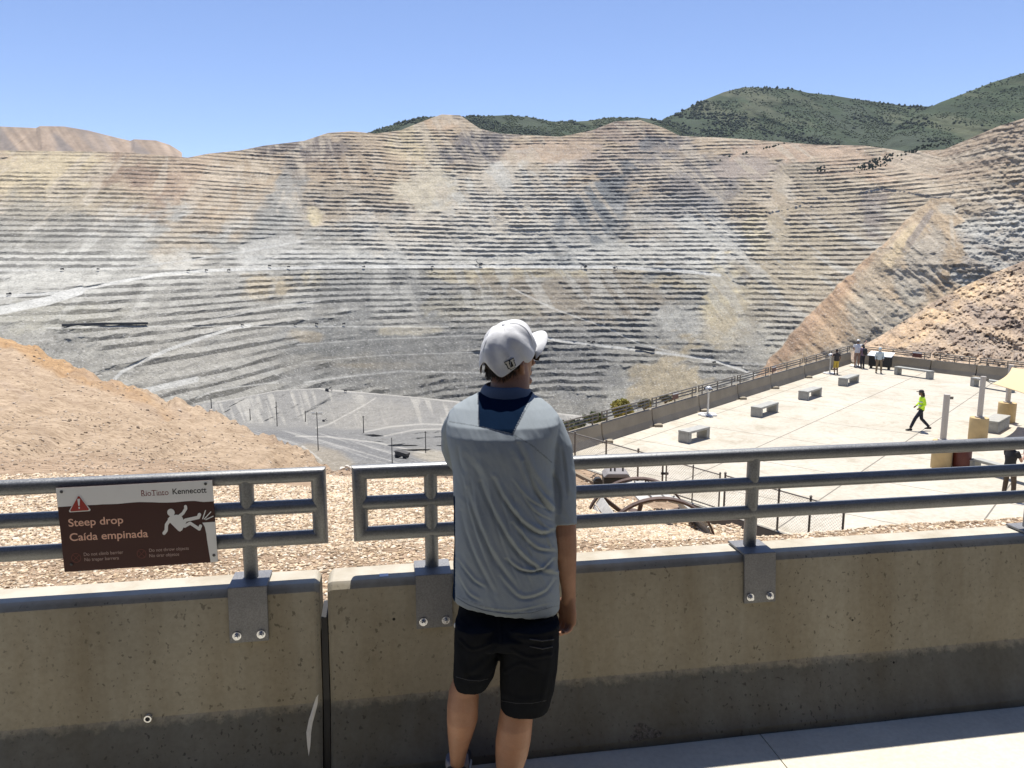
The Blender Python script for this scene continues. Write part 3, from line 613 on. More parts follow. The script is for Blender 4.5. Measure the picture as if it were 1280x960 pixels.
br = thing('concrete_barrier', 'long right concrete barrier segment the man stands against', 'concrete barrier', w3 + d3*1.2, group='concrete barriers along the deck')
def bchild(root, ob): ob.parent = root; ob.matrix_parent_inverse = Matrix.Translation(-root.location); 
def strip_tags(o):
    for k_ in ('label', 'category', 'group'):
        if k_ in o: del o[k_]
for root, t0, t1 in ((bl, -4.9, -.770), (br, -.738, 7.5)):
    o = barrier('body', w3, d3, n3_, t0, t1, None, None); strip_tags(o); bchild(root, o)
def onface(px, py, off=0.0):   # point on the upper barrier face under a sight line
    a, e = ae(px, py); 
    # solve Y for plane  n.(p - w3) = off + slope
    Y = (n3_.dot(w3) + off)/(a*n3_.x + n3_.y); return Vector((a*Y, Y, CZ+e*Y))
# anchor sockets and scuffs
for root, px, py in ((bl, 185, 898), (br, 605, 857), (br, 1240, 822)):
    p = onface(px, py, -.052); mb = MB()
    ring = []
    for r_i, dd in ((.009, .012), (.009, -.006), (.014, -.006), (.014, .012)):
        ring.append([p + d3*(math.cos(t)*r_i) + up*(math.sin(t)*r_i) + n3_*dd for t in [2*math.pi*i/18 for i in range(18)]])
    mb.loft(ring, cap=False); o = mb.build('anchor_socket', M_BOLT, None, auto=True); bchild(root, o)
    mb = MB(); mb.tube([p+n3_*.004, p+n3_*.0], .0088, 16, up=(0,0,1)); o2 = mb.build('socket_hole', M_BLACK); bchild(root, o2)
chipm = simple('pale_scuff', (.66,.63,.55), .9)
mb = MB(); pts = [(398,868),(397,880),(394,892),(391,903),(389,915),(388,932),(386,945),(384,930),(383,915),(386,900),(391,884),(395,872)]
pp = [onface(x, y, -.001) for x, y in pts]
def facept(px, py):       # on the sloping toe or the upper face, whichever is met
    for off_t in np.linspace(-.15, 0, 90):
        p = onface(px, py, off_t)
        zf = .27 + (off_t+.045)/(.043)*(.446) if off_t > -.045 else .035 + (off_t+.15)/.105*.235
        if p.z <= zf: return p - n3_*.003 + up*.001
    return onface(px, py, 0)
pp = [facept(x, y) for x, y in pts]
mb.add(pp + [q + n3_*.006 for q in pp], [tuple(range(12)), tuple(range(23, 11, -1))] + [(i, (i+1) % 12, (i+1) % 12+12, i+12) for i in range(12)])
o = mb.build('spalled_patch', chipm); bchild(bl, o); o['label'] = 'pale bare scrape on the lower corner'
mb = MB(); pts = []
for i in range(14):
    t = 2*math.pi*i/14; rr = 1+.3*math.sin(3*t+1)+.15*math.sin(7*t); pts.append((805+18*rr*math.cos(t), 916+10*rr*math.sin(t)))
pp = [facept(x, y) for x, y in pts]; mb.add(pp + [q + n3_*.006 for q in pp], [tuple(range(14)), tuple(range(27, 13, -1))] + [(i, (i+1) % 14, (i+1) % 14+14, i+14) for i in range(14)])
o = mb.build('spalled_patch', simple('rough_aggregate', (.10,.09,.075), .95, var=.8, scale=90, bmp=.8, bdist=.006)); bchild(br, o)
# dark gap backing: black strip low between the two segments
mb = MB(); mb.prism([(-.12,0),(-.03,.27),(.01,.60),(.17,.60),(.2,.27),(.28,0)], n3_, up, w3 + d3*-.766, d3*.024)
tag(mb.build('gap_strip', M_BLACK), 'black strip in the gap between the two barrier segments', 'strip')

# unseen building added behind the camera to block sky fill
vb = thing('fill_blocker_building', 'unseen brown building added to block sky fill on the overlook', 'building', w3 + n3_*-8)
def vbp(nm, t0, t1, o0, o1, z0, z1, m):
    mb = MB(); mb.prism([(t0, o0), (t1, o0), (t1, o1), (t0, o1)], d3, n3_, w3 + up*z0, up*(z1-z0)); o = mb.build(nm, m); bchild(vb, o); return o
M_WALLB = simple('brown_stucco', (.085,.06,.042), .9, var=.1, scale=5); M_ROOFB = simple('roof_metal', (.05,.04,.035), .6); M_GLASSB = simple('dark_glass', (.012,.014,.016), .1)
vbp('wall', -22, 22, -14, -7.2, 0, 6.2, M_WALLB); vbp('roof', -23, 23, -15, -5.2, 6.2, 6.6, M_ROOFB)
for k_ in range(-6, 7): vbp('window', k_*3.2-1.1, k_*3.2+1.1, -7.25, -7.15, .9, 3.4, M_GLASSB)
for k_ in range(-3, 4): vbp('column', k_*6.5-.15, k_*6.5+.15, -5.7, -5.4, 0, 6.2, M_ROOFB)

RZ = (1.165, 1.037, .908); RR = .0295; ROFF = .09
def rail_section(root, org, dr, nr, t0, t1, posts, zb=0, m=None, n=20, ends=True, detail=True, rr=RR, brk=True):
    m = m or M_GALV; c0 = org + nr*ROFF + Vector((0, 0, zb))
    mid_top = MB()
    # outer frame: top rail, end uprights, bottom rail with tight corners
    z1, z0 = RZ[0], RZ[2]
    if detail:
        rc = .012; pts = []
        def pt(t, z): return c0 + dr*t + up*z
        loop = [pt(t0+rr, z0), pt(t1-rr, z0), pt(t1-rr, z1), pt(t0+rr, z1)]
        # mitred loop swept as one continuous pipe
        nseg = n; rings = []
        for i, p in enumerate(loop):
            pv = loop[i-1]; nx = loop[(i+1) % 4]; d1 = (p-pv).normalized(); d2 = (nx-p).normalized(); outw = (d1-d2).normalized()
            rings.append([p + nr*(math.cos(a_)*rr) + outw*(math.sin(a_)*rr*1.4142) for a_ in [2*math.pi*k_/nseg for k_ in range(nseg)]])
        mb = MB(); V = [v for rg in rings for v in rg]; Fq = []
        for i in range(4):
            for k_ in range(nseg):
                k2 = (k_+1) % nseg; i2 = (i+1) % 4
                Fq.append((i*nseg+k_, i*nseg+k2, i2*nseg+k2, i2*nseg+k_))
        mb.add(V, Fq); o = mb.build('outer_frame', m, None, auto=True); bchild(root, o)
        o.data.shade_smooth() if False else None
    else:
        mb = MB(); mb.tube([c0+dr*t0+up*z1, c0+dr*t1+up*z1], rr, n); o = mb.build('top_rail', m, None, auto=True); bchild(root, o)
        mb = MB(); mb.tube([c0+dr*t0+up*z0, c0+dr*t1+up*z0], rr, n); o = mb.build('bottom_rail', m, None, auto=True); bchild(root, o)
        for te in (t0, t1):
            mb = MB(); mb.tube([c0+dr*te+up*z0, c0+dr*te+up*z1], rr, n); o = mb.build('end_post', m, None, auto=True); bchild(root, o)
    mb = MB(); mb.tube([c0+dr*(t0+rr)+up*RZ[1], c0+dr*(t1-rr)+up*RZ[1]], rr*.97, n); o = mb.build('middle_rail', m, None, auto=True); bchild(root, o)
    for t in posts:
        mb = MB(); mb.tube([c0+dr*t+up*.752, c0+dr*t+up*(z1-.01)], rr*.93, n); o = mb.build('post', m, None, auto=True); bchild(root, o)
        if not brk: continue
        mb = MB(); th = .010; w = .0725; ob = org + dr*t + Vector((0, 0, zb))
        prof = [(-.0310, .54), (-.0120, .757), (.150, .757), (.150, .747), (-.0030, .747), (-.0210, .54)]
        mb.prism(prof, nr, up, ob - dr*w, dr*(2*w)); pl = mb.build('bracket', M_PLATE, None, bevel=.0015); bchild(root, pl)
        for sx in (-1, 1):
            pc = ob + dr*(sx*.045) + up*.568 - nr*.0285
            mb = MB(); mb.tube([pc, pc-nr*.003], .0165, 20); mb.tube([pc-nr*.003, pc-nr*.013], .0115, 6); mb.tube([pc-nr*.013, pc-nr*.022], .0075, 12)
            o = mb.build('bolt', M_BOLT, None, auto=True); o.parent = pl
rl = thing('guard_rail', 'galvanised pipe railing section carrying the brown warning sign', 'railing', w3 + d3*-2.4, group='pipe railings on the barriers')
rr_ = thing('guard_rail', 'long galvanised pipe railing section the man leans on', 'railing', w3 + d3*1.1, group='pipe railings on the barriers')
rail_section(rl, w3, d3, n3_, -4.7, -.732, [-1.036, -2.44, -3.85])
rail_section(rr_, w3, d3, n3_, -.632, 7.2, [-.32, 1.08, 2.49, 3.9, 5.3, 6.7])
# small paper card lying on the barrier
a = onface(480, 722, .05); mb = MB(); mb.box(Vector((a.x, a.y+.0, .7435)), (.036, .03, .0012), Matrix.Rotation(R(9.5), 3, 'Z')); tag(mb.build('paper_tag', simple('white_paper', (.70,.72,.78), .5)), 'small white label stuck on top of the right barrier near its end', 'label')

# ---------------------------------------------------------------- warning sign
M_BROWN = simple('sign_brown', (.045,.009,.006), .6, var=.03); M_WHITE = simple('sign_white', (.74,.74,.72), .45, var=.02); M_TEXT = simple('sign_text', (.74,.44,.32), .5, var=.02)
M_RED = simple('sign_red', (.33,.03,.02), .45, var=.03); M_INK = simple('sign_black', (.012,.012,.014), .5, var=.02); M_DRED = simple('sign_dark_red', (.16,.012,.012), .5, var=.02)
M_DIM = simple('sign_dim_ring', (.12,.028,.020), .5, var=.02); M_SMALL = simple('sign_small_text', (.42,.30,.26), .5, var=.02)
soff = ROFF - RR - .010
sBL, sBR, sTL = [onface(x, y, soff) for x, y in ((80.7,715.2), (272.6,702.3), (75.3,609.8))]
sA = (sBR - sBL); sB = (sTL - sBL); sA.z *= 1.0; sN = sA.cross(sB).normalized(); 
if sN.y > 0: sN = -sN
sA = sA - sN*sA.dot(sN); sB = sB - sA*(sB.dot(sA)/sA.length_squared); An = sA.normalized(); Bn = sB.normalized(); SW, SH = sA.length, sB.length
def suv(x, y):   # survey sketch units of the sign face -> metres on its face
    u_ = v_ = .5; det = 1068*-587 - (-30*-72)
    for _ in range(6):
        dx, dy = x-115-19*u_*v_, y-697-14*u_*v_; u_, v_ = (dx*-587 - dy*-30)/det, (1068*dy - -72*dx)/det
    return u_*SW, v_*SH
sign = thing('warning_sign', 'brown and white steep drop warning sign fixed on the left railing', 'sign', sBL)
def sgn(mb, name, m, par=None):
    o = mb.build(name, m); o.parent = par or sign
    if par is None: o.matrix_parent_inverse = Matrix.Translation(-sBL)
    return o
def poly(pts, lvl, th=.0004, mb=None):
    mb = mb or MB(); q = [suv(x, y) for x, y in pts]
    mb.prism(q, An, Bn, sBL + sN*(.0015*lvl), sN*th); return mb
mb = MB(); mb.prism([(0, 0), (SW, 0), (SW, SH), (0, SH)], An, Bn, sBL - sN*.003, sN*.003); panel = sgn(mb, 'panel', M_BROWN)
white = [(85.5,110),(1171.5,52)] + [(1174.5,197),(1140,201),(1100,203),(1040,196),(1000,197),(960,200),(900,206),(840,208),(790,208),(740,206),(650,205),(600,208),(560,212),(500,218),(450,220),(400,221),(350,225),(250,229),(170,235),(93,240)]
sgn(poly(white, .3), 'white_header', M_WHITE, panel)
sgn(poly([(1086,348),(1177,341),(1182.5,624.5),(1131,628),(1124,570),(1114,480),(1110,425),(1102,378)], .3), 'cliff_shape', M_WHITE, panel)
def tri(c, s): 
    P3 = [(238,146),(320,266),(161,277)]; cx = sum(p[0] for p in P3)/3; cy = sum(p[1] for p in P3)/3
    out = []
    for i in range(3):
        p = P3[i]; q = P3[(i+1) % 3]; o_ = P3[i-1]
        p = (cx+(p[0]-cx)*s, cy+(p[1]-cy)*s)
        q = (cx+(q[0]-cx)*s, cy+(q[1]-cy)*s); o_ = (cx+(o_[0]-cx)*s, cy+(o_[1]-cy)*s)
        out += [(p[0]+(o_[0]-p[0])*.07, p[1]+(o_[1]-p[1])*.07), (p[0]+(q[0]-p[0])*.07, p[1]+(q[1]-p[1])*.07)]
    return out
tr = sgn(poly(tri(0, 1.0), 1), 'warning_triangle', M_WHITE, panel)
sgn(poly(tri(0, .86), 1.7), 'triangle_fill', M_RED, panel); 
mb = poly([(229,182),(247,181),(243,228),(234,229)], 2.4); poly([(232+5*math.cos(t)+6.5, 244+7.5*math.sin(t)) for t in [2*math.pi*k/14 for k in range(14)]], 2.4, mb=mb)
sgn(mb, 'exclamation_mark', M_WHITE, panel)
def stroke(mb, pts, w, lvl):
    for i in range(len(pts)-1):
        (x0, y0), (x1, y1) = pts[i], pts[i+1]; L = math.hypot(x1-x0, y1-y0); nx, ny = -(y1-y0)/L*w/2, (x1-x0)/L*w/2; th0 = math.atan2(ny, nx)
        q = [(x0+w/2*math.cos(th0+k*math.pi/6), y0+w/2*math.sin(th0+k*math.pi/6)) for k in range(7)] + [(x1+w/2*math.cos(th0+math.pi+k*math.pi/6), y1+w/2*math.sin(th0+math.pi+k*math.pi/6)) for k in range(7)]
        lvl += .06; poly(q, lvl, mb=mb)
    return lvl
mb = MB(); poly([(868+26*math.cos(t), 277+26*math.sin(t)) for t in [2*math.pi*k/24 for k in range(24)]], .5, mb=mb)
lv_ = .6
poly([(842,322),(862,300),(905,292),(940,298),(955,330),(975,340),(940,400),(925,410),(912,404),(880,370),(858,348)], lv_, mb=mb)
lv_ = stroke(mb, [(862,322),(832,362),(828,402),(812,422)], 23, lv_)
lv_ = stroke(mb, [(915,310),(952,282),(974,250),(973,234)], 21, lv_)
lv_ = stroke(mb, [(925,392),(968,330),(1060,310),(1069,290)], 24, lv_)
lv_ = stroke(mb, [(960,372),(1000,350),(1062,392),(1072,370)], 22, lv_)
sgn(mb, 'falling_figure', M_WHITE, panel)
mb = MB(); stroke(mb, [(1090,320),(1113,262)], 7, .6); stroke(mb, [(1101,322),(1150,272)], 7, .6); stroke(mb, [(1112,326),(1165,302)], 7, .6); sgn(mb, 'impact_marks', M_WHITE, panel)
for cx, cy in ((199,595), (648,567)):
    mb = MB(); q = []
    for k_ in range(28):
        t0_, t1_ = 2*math.pi*k_/28, 2*math.pi*(k_+1)/28
        poly([(cx+r*math.cos(t), cy+r*math.sin(t)) for r, t in ((34,t0_),(34,t1_),(28,t1_),(28,t0_))], .5, mb=mb)
    stroke(mb, [(cx-18, cy-18), (cx+18, cy+18)], 5, .6); stroke(mb, [(cx-18, cy+18), (cx+18, cy-18)], 5, .7)
    sgn(mb, 'prohibition_icon', M_DIM, panel)
def text(s, x0, y0, x1, y1, cap, m, name, bold=0.0, serif=False):
    cu = bpy.data.curves.new(name, 'FONT'); cu.body = s; cu.size = 1; cu.offset = bold; cu.extrude = .01
    ob = bpy.data.objects.new(name, cu); C.objects.link(ob); dg = bpy.context.evaluated_depsgraph_get()
    me = bpy.data.meshes.new_from_object(ob.evaluated_get(dg)); bpy.data.objects.remove(ob)
    xs = [v.co.x for v in me.vertices]; w = max(xs)-min(xs); mnx = min(xs)
    p0 = Vector(suv(x0, y0)); p1 = Vector(suv(x1, y1)); L = (p1-p0).length; dx = (p1-p0).normalized(); dy = Vector((-dx.y, dx.x)); ch = cap/587*SH/.72
    Ax = An*dx.x + Bn*dx.y; Ay = An*dy.x + Bn*dy.y; O = sBL + An*p0.x + Bn*p0.y + sN*.0009
    for v in me.vertices:
        v.co = O + Ax*((v.co.x-mnx)/w*L) + Ay*(v.co.y*ch) + sN*(v.co.z*.02)
    if serif:   # thin slab feet and heads give the lettering its serif look
        bm = bmesh.new(); bm.from_mesh(me)
        for xf0, xf1, yy in serif:
            for yb_ in yy:
                c = [O + Ax*(xf*L) + Ay*(yv*ch) + sN*.00035 for xf, yv in ((xf0, yb_), (xf1, yb_), (xf1, yb_+.055), (xf0, yb_+.055))]
                bm.faces.new([bm.verts.new(p) for p in c])
        bm.to_mesh(me); bm.free()
    return link_mesh(name, me, m, panel)
text('Steep drop', 160, 376, 533, 352, 54, M_TEXT, 'lettering', .012)
text('Caída empinada', 163, 476, 700, 448, 54, M_TEXT, 'lettering', .012)
text('RioTinto', 668, 164, 858, 154, 40, M_DRED, 'company_lettering', .0, serif=[(0,.10,(0,.675)),(.145,.20,(0,)),(.40,.50,(0,)),(.60,.66,(0,)),(.66,.74,(0,)),(.745,.82,(0,))])
text('Kennecott', 887, 150, 1128, 137, 40, M_INK, 'company_lettering', .014)
text('Do not climb barrier', 252, 582, 522, 566, 24, M_SMALL, 'lettering', .004)
text('No trepar barrera', 255, 619, 490, 606, 24, M_SMALL, 'lettering', .004)
text('Do not throw objects', 702, 554, 980, 538, 24, M_SMALL, 'lettering', .004)
text('No tirar objetos', 702, 592, 910, 580, 24, M_SMALL, 'lettering', .004)
for x, y in ((122,135),(1123,77),(1156,577),(165,641)):
    p = suv(x, y); c = sBL + An*p[0] + Bn*p[1]; mb = MB(); mb.tube([c+sN*.0005, c+sN*.004], [.006, .0045], 14, up=(1,0,0)); sgn(mb, 'screw', simple('dark_screw', (.08,.08,.085), .4, .8) if x > 130 or y < 200 else M_SMALL, panel)
# ================================================================ THE LOWER PLAZA
pl0 = PZ(751.6, 552.3, PLZ); pl1 = PZ(1004.6, 472, PLZ); LD = (pl1-pl0).normalized(); LN = Vector((-LD.y, LD.x, 0))      # LN points outside (left)
pr0 = PZ(1111, 458.6, PLZ); pr1 = PZ(1257.7, 476, PLZ); RD = (pr1-pr0).normalized()
den = LD.x*RD.y - LD.y*RD.x; tk = ((pr0-pl0).x*RD.y - (pr0-pl0).y*RD.x)/den; K = pl0 + LD*tk
RN = Vector((-RD.y, RD.x, 0)); 
print('corner', K, 'LD', LD, 'RD', RD, 'angle', math.degrees(LD.angle(RD)))
f0 = PZ(718, 580, PLZ); f1 = PZ(905, 641, PLZ); FD = (f1-f0).normalized()
def isect(p, d, q, e_):
    den = d.x*e_.y - d.y*e_.x; t = ((q-p).x*e_.y-(q-p).y*e_.x)/den; return p + d*t
Sx = isect(pl0, LD, f0, FD)
nearR = f0 + FD*22
# one slab sheet scored by joints parallel to the walls
m, nt, b = new_mat('plaza_floor')
tc = N(nt, 'TexCoord'); big = noise_node(nt, .35, 5, .6); fine = noise_node(nt, 6, 6, .65); tint = noise_node(nt, .12, 2)
c = mix(nt, (.46,.42,.34), (.53,.485,.40), ramp(nt, big.outputs[0], [(.35, (0,)*3), (.65, (1,)*3)]).outputs[0])
stn = noise_node(nt, .9, 6, .7, dist=.8); c = mix(nt, c, ramp(nt, stn.outputs[0], [(.36, (.84,.82,.78)), (.5, (1,1,1))]).outputs[0], 1, 'MULTIPLY')
c = mix(nt, c, ramp(nt, fine.outputs[0], [(.3, (.82,.81,.79)), (.6, (1,1,1))]).outputs[0], 1, 'MULTIPLY')
nt.links.new(c, b.inputs['Base Color']); b.inputs['Roughness'].default_value = .85; b.inputs['Specular IOR Level'].default_value = .3
mb = MB(); out = [Sx + LN*.6, K + LN*.6 + LD*.8, K + RD*40, nearR + RD*40, nearR]
jp = 4.05; gw = .022; org = K - LD*1.2 + RD*1.0
poly_in = [Sx + LN*.5, K + LN*.5 + LD*.5, K + RD*34 + LD*.5, f0 + FD*30, Sx]
bmj = bmesh.new(); bmj.faces.new([bmj.verts.new(p) for p in [Sx+LN*.6, K+LN*.6+LD*.6, K+RD*34+LD*.6, f0+FD*34, ]])
bmj.normal_update()
rd_p = Vector((LD.y, -LD.x, 0))
for i in range(-16, 16):
    for axis, nrm in ((LD, rd_p), (rd_p, LD)):
        for s_ in (-gw, gw):
            geom = bmj.verts[:] + bmj.edges[:] + bmj.faces[:]
            bmesh.ops.bisect_plane(bmj, geom=geom, plane_co=org + nrm*(i*jp+s_), plane_no=nrm)
for f_ in bmj.faces:
    c_ = f_.calc_center_median(); mt = 0
    for nrm in (rd_p, LD):
        q = ((c_-org).dot(nrm)/jp); q = abs(q-round(q))*jp
        if q < gw*.99: mt = 1
    f_.material_index = mt
me = bpy.data.meshes.new('plaza_pavement'); bmj.to_mesh(me); bmj.free()
o = link_mesh('plaza_pavement', me, [m, simple('joint_filler', (.17,.155,.125), .95)])
tag(o, 'large pale concrete viewing plaza scored with diagonal joints', kind='structure')
mb = MB(); q = [Sx+LN*.6, K+LN*.6+LD*.6, K+RD*34+LD*.6, f0+FD*34]; qs = [v - Vector((0,0,.02)) for v in q] + [v - Vector((0,0,9)) for v in q]
mb.add(qs, [(0,1,2,3),(0,4,5,1),(1,5,6,2),(2,6,7,3),(3,7,4,0)]); tag(mb.build('plaza_foundation', M_CONC2), 'solid base under the plaza slab', kind='structure')

# barriers and railings round it
def plaza_run(start, dr, nr, cuts, txt, firstsig=0):
    for i in range(len(cuts)-1):
        t0, t1 = cuts[i], cuts[i+1]; c_ = start + dr*((t0+t1)/2)
        lab = txt[i]
        rb_ = thing('concrete_barrier', 'low concrete barrier ' + lab, 'concrete barrier', c_, group='concrete barriers round the plaza')
        o = barrier('body', start, dr, nr, t0+.03, t1-.03, None, None, m=M_CONC2, div=6); strip_tags(o); bchild(rb_, o)
        mb = MB(); 
        for tt_ in (t0+.1, ):
            mb.box(start+dr*tt_ - nr*.25 + up*.05, (.35, .35, .1))
        o = mb.build('foot_block', M_CONC2); bchild(rb_, o)
        rt = thing('guard_rail', 'dull steel pipe railing ' + lab, 'railing', c_, group='pipe railings round the plaza')
        L = t1-t0
        rail_section(rt, start, dr, nr, t0+.14, t1-.14, [t0+.5, (t0+t1)/2, t1-.5] if L > 2.5 else [(t0+t1)/2], zb=0, m=M_RAIL2, n=8, detail=False, rr=.032, brk=False)
def tof(px, py, p0, dr, nn): 
    q = PZ(px, py, PLZ); return (q-p0).dot(dr)
sL = pl0.copy(); cl = [tof(x, y, sL, LD, LN) for x, y in ((751.6,552.3),(814.8,532.4),(872,513.7),(920.3,498.4),(963.7,485.5),(1004.6,472))]
print('left cuts', cl)
stp = (cl[4]-cl[0])/4
KL = (K-sL).dot(LD)
cutsL = [-2.05*stp, -stp] + cl[:6] + [cl[5]+ (KL-cl[5])*.5, KL-.25]
namesL = ['nearest to the man at the left end of the plaza', 'just past the man\'s shoulder on the plaza\'s left side', 'second past the man\'s shoulder beside the shrubs', 'behind the small red sign on the plaza\'s left side', 'behind the ring based viewer on the left side',
  'between the viewer and the third bench', 'level with the third bench on the left side', 'behind the person in yellow shorts', 'running into the far corner from the left']
plaza_run(sL, LD, LN, cutsL, namesL)
sR = K.copy(); nR = -RN if (-RN).dot(LD) > 0 else RN
kr = [(PZ(x, y, PLZ)-K).dot(RD) for x, y in ((1154.6,466),(1257.7,476))]; print('right cuts', kr)
s2 = kr[0]; cutsR = [.25, s2, s2+(kr[1]-s2)*.62, kr[1]+1.6, kr[1]+6.4, kr[1]+11]
plaza_run(sR, RD, nR, cutsR, ['behind the white information panel', 'carrying the small brown sign on the right side', 'behind the yellow shade sail post', 'beyond the shade sail at the right edge', 'outside the right edge of the frame'])
M_SIGN2 = simple('small_sign_brown', (.09,.025,.018), .5); 
def rail_sign(p, dr, nr, w, h, label):
    mb = MB(); mb.prism([(-w/2, 0), (w/2, 0), (w/2, h), (-w/2, h)], dr, up, p + nr*(ROFF-.06), nr*.01); o = tag(mb.build('small_sign', M_SIGN2), label, 'sign')
    mb = MB(); mb.prism([(-w/2+.01, h*.78), (w/2-.01, h*.78), (w/2-.01, h-.01), (-w/2+.01, h-.01)], dr, up, p + nr*(ROFF-.062), nr*.003); c = mb.build('header_band', M_WHITE, o)
t_ = (PZ(845, 523, PLZ)-sL).dot(LD); rail_sign(sL+LD*t_+up*.86, LD, LN, .55, .3, 'small dark red sign on the plaza railing left of the viewer')
t_ = (PZ(968, 484, PLZ)-sL).dot(LD); rail_sign(sL+LD*t_+up*.86, LD, LN, .55, .3, 'small dark red sign on the plaza railing above the second bench')
t_ = (PZ(1138, 463.5, PLZ)-K).dot(RD); rail_sign(K+RD*t_+up*.82, RD, nR, .62, .34, 'small brown sign on the plaza railing behind the long bench')
gravel2 = simple('gravel_strip', (.50,.37,.24), .95, var=.4, scale=8)
mb = MB(); mb.add([sL+LD*-9+LN*.35+up*.03-up*.0, sL+LD*(KL+.2)+LN*.35+up*.03, sL+LD*(KL+3)+LN*5-up*1.2, sL+LD*-9+LN*5-up*1.6], [(0,1,2,3)])
tag(mb.build('outer_verge', gravel2), 'strip of tan gravel outside the plaza\'s left barrier', kind='structure')
mb = MB(); mb.add([K+RD*-.2+nR*.35+up*.05, K+RD*30+nR*.35+up*.05, K+RD*30+nR*5-up*1.6, K+RD*-3+nR*5-up*1.6], [(0,1,2,3)]); tag(mb.build('outer_verge', gravel2), 'strip of gravel outside the plaza\'s far right barrier', kind='structure')

# benches
def bench(name, a, c, wdt, h, leg, label, solid=False, side=1):
    # a, c: the two ends of the near base line
    a = PZ(*a, PLZ); c = PZ(*c, PLZ); dr = (c-a); L = dr.length; dr.normalize(); nn = Vector((-dr.y, dr.x, 0))*side
    r = thing(name, label, 'bench', a + dr*(L/2) + nn*(wdt/2), group='concrete benches on the plaza')
    def b_(t0, t1, z0, z1, nm, ins=0):
        mb = MB(); mb.prism([(t0, ins), (t1, ins), (t1, wdt-ins), (t0, wdt-ins)], dr, nn, a+up*z0, up*(z1-z0)); o = mb.build(nm, M_BENCH, None, bevel=.012); bchild(r, o)
    b_(0, L, h-.09, h, 'seat')
    if solid: b_(.01, L-.01, .0, h-.092, 'base', .012)
    else: b_(.006, leg, 0, h-.092, 'leg', .006); b_(L-leg, L-.006, 0, h-.092, 'leg', .006)
    return r
bench('bench', (860.5,554.7), (887.5,547.5), .50, .46, .22, 'concrete bench nearest the viewer scope')
bench('bench', (950.8,522.3), (973,514.8), .50, .46, .22, 'second concrete bench along the left side')
bench('bench', (1009.3,500.8), (1027.3,495), .50, .46, .22, 'third concrete bench along the left side')
bench('bench', (1058.5,483.2), (1073.8,477.8), .50, .46, .22, 'concrete bench nearest the people at the corner')
bench('bench', (1117,468), (1161.6,474.5), .42, .50, .25, 'long concrete bench behind the standing person in white')
bench('bench', (1212,482.5), (1262,491), .42, .50, .25, 'long concrete bench behind the middle shade post')
bench('bench', (1247,542.5), (1262,533.6), .60, .50, .3, 'solid concrete block bench below the rear shade post', solid=True)
bench('bench', (1213,588), (1300,612), .34, .42, .12, 'low long bench behind the person in black')

# shade sail posts on tan drums
M_POST = simple('post_paint', (.46,.42,.37), .5, var=.06); M_DRUM = simple('drum_ochre', (.50,.36,.17), .7, var=.08, scale=4); M_SAIL = simple('sail_cloth', (.62,.47,.26), .8, var=.04)
def sail_post(px, pyb, wpx, drum_h, ptop, label):
    p = PZ(px, pyb, PLZ); p.y += .3; p.x += .3*p.x/p.y; Y = p.y; r = wpx/2/F*Y*1.02
    root = thing('shade_post', label, 'shade post', (p.x, p.y, PLZ), group='posts of the shade sails')
    mb = MB(); mb.lathe([(r*.97, 0), (r, .03), (r, drum_h-.04), (r*.96, drum_h), (r*.2, drum_h)], (0,0,0), 28); mb.build('drum', M_DRUM, root, auto=True)
    a, e = ae(*ptop); zt = CZ + e*Y - PLZ
    mb = MB(); mb.tube([(0,0,drum_h-.01), (.0,0,zt)], .10, 14); pole = mb.build('pole', M_POST, root, auto=True)
    mb = MB(); mb.tube([(0,0,drum_h-.005), (0,0,drum_h+.05)], .17, 14); mb.build('base_collar', M_POST, root, auto=True)
    mb = MB(); mb.box((.1,0,zt-.12), (.22,.05,.09)); mb.build('sail_bracket', M_RAIL2, root)
    return root, Vector((p.x, p.y, PLZ+zt))
_, t1_ = sail_post(1175.5, 587.5, 23.5, .95, (1182,493), 'front tan drum with a shade post beside the red bin')
_, t2_ = sail_post(1221.5, 552, 21.5, .90, (1226,470.5), 'middle tan drum with a shade post and cable to the sail')
_, t3_ = sail_post(1257, 529, 20, .86, (1261,456), 'rear tan drum with a shade post touching the yellow sail')
# hyperbolic sail
cA = P(1240, 480, t2_.y+.6); cB = P(1264.8, 459.5, t3_.y-.2); cC = P(1360, 470, t3_.y-2); cD = P(1330, 512, t2_.y-1.5)
n_ = 22; V = []; Fq = []
for i in range(n_+1):
    for j in range(n_+1):
        u_, v_ = i/n_, j/n_; p = (cA*(1-u_)+cD*u_)*(1-v_) + (cB*(1-u_)+cC*u_)*v_
        pull = -.22*(4*u_*(1-u_))*(1 if v_ == 0 else 0)
        ctr = (cA+cB+cC+cD)/4; k_ = .10*(4*u_*(1-u_)*(1-2*abs(v_-.5))**0*abs(2*v_-1)**3 + 4*v_*(1-v_)*abs(2*u_-1)**3)
        p = p.lerp(ctr, k_); V.append(p)
for i in range(n_):
    for j in range(n_): Fq.append((i*(n_+1)+j, (i+1)*(n_+1)+j, (i+1)*(n_+1)+j+1, i*(n_+1)+j+1))
mb = MB(); mb.add(V, Fq); sail = mb.build('shade_sail', M_SAIL, smooth=True); md = sail.modifiers.new('s', 'SOLIDIFY'); md.thickness = .012
tag(sail, 'pale yellow shade sail at the right edge of the plaza', 'shade sail')
mb = MB(); mb.tube([t2_-up*.1, cA], .012, 6); mb.build('cable', M_RAIL2, sail)
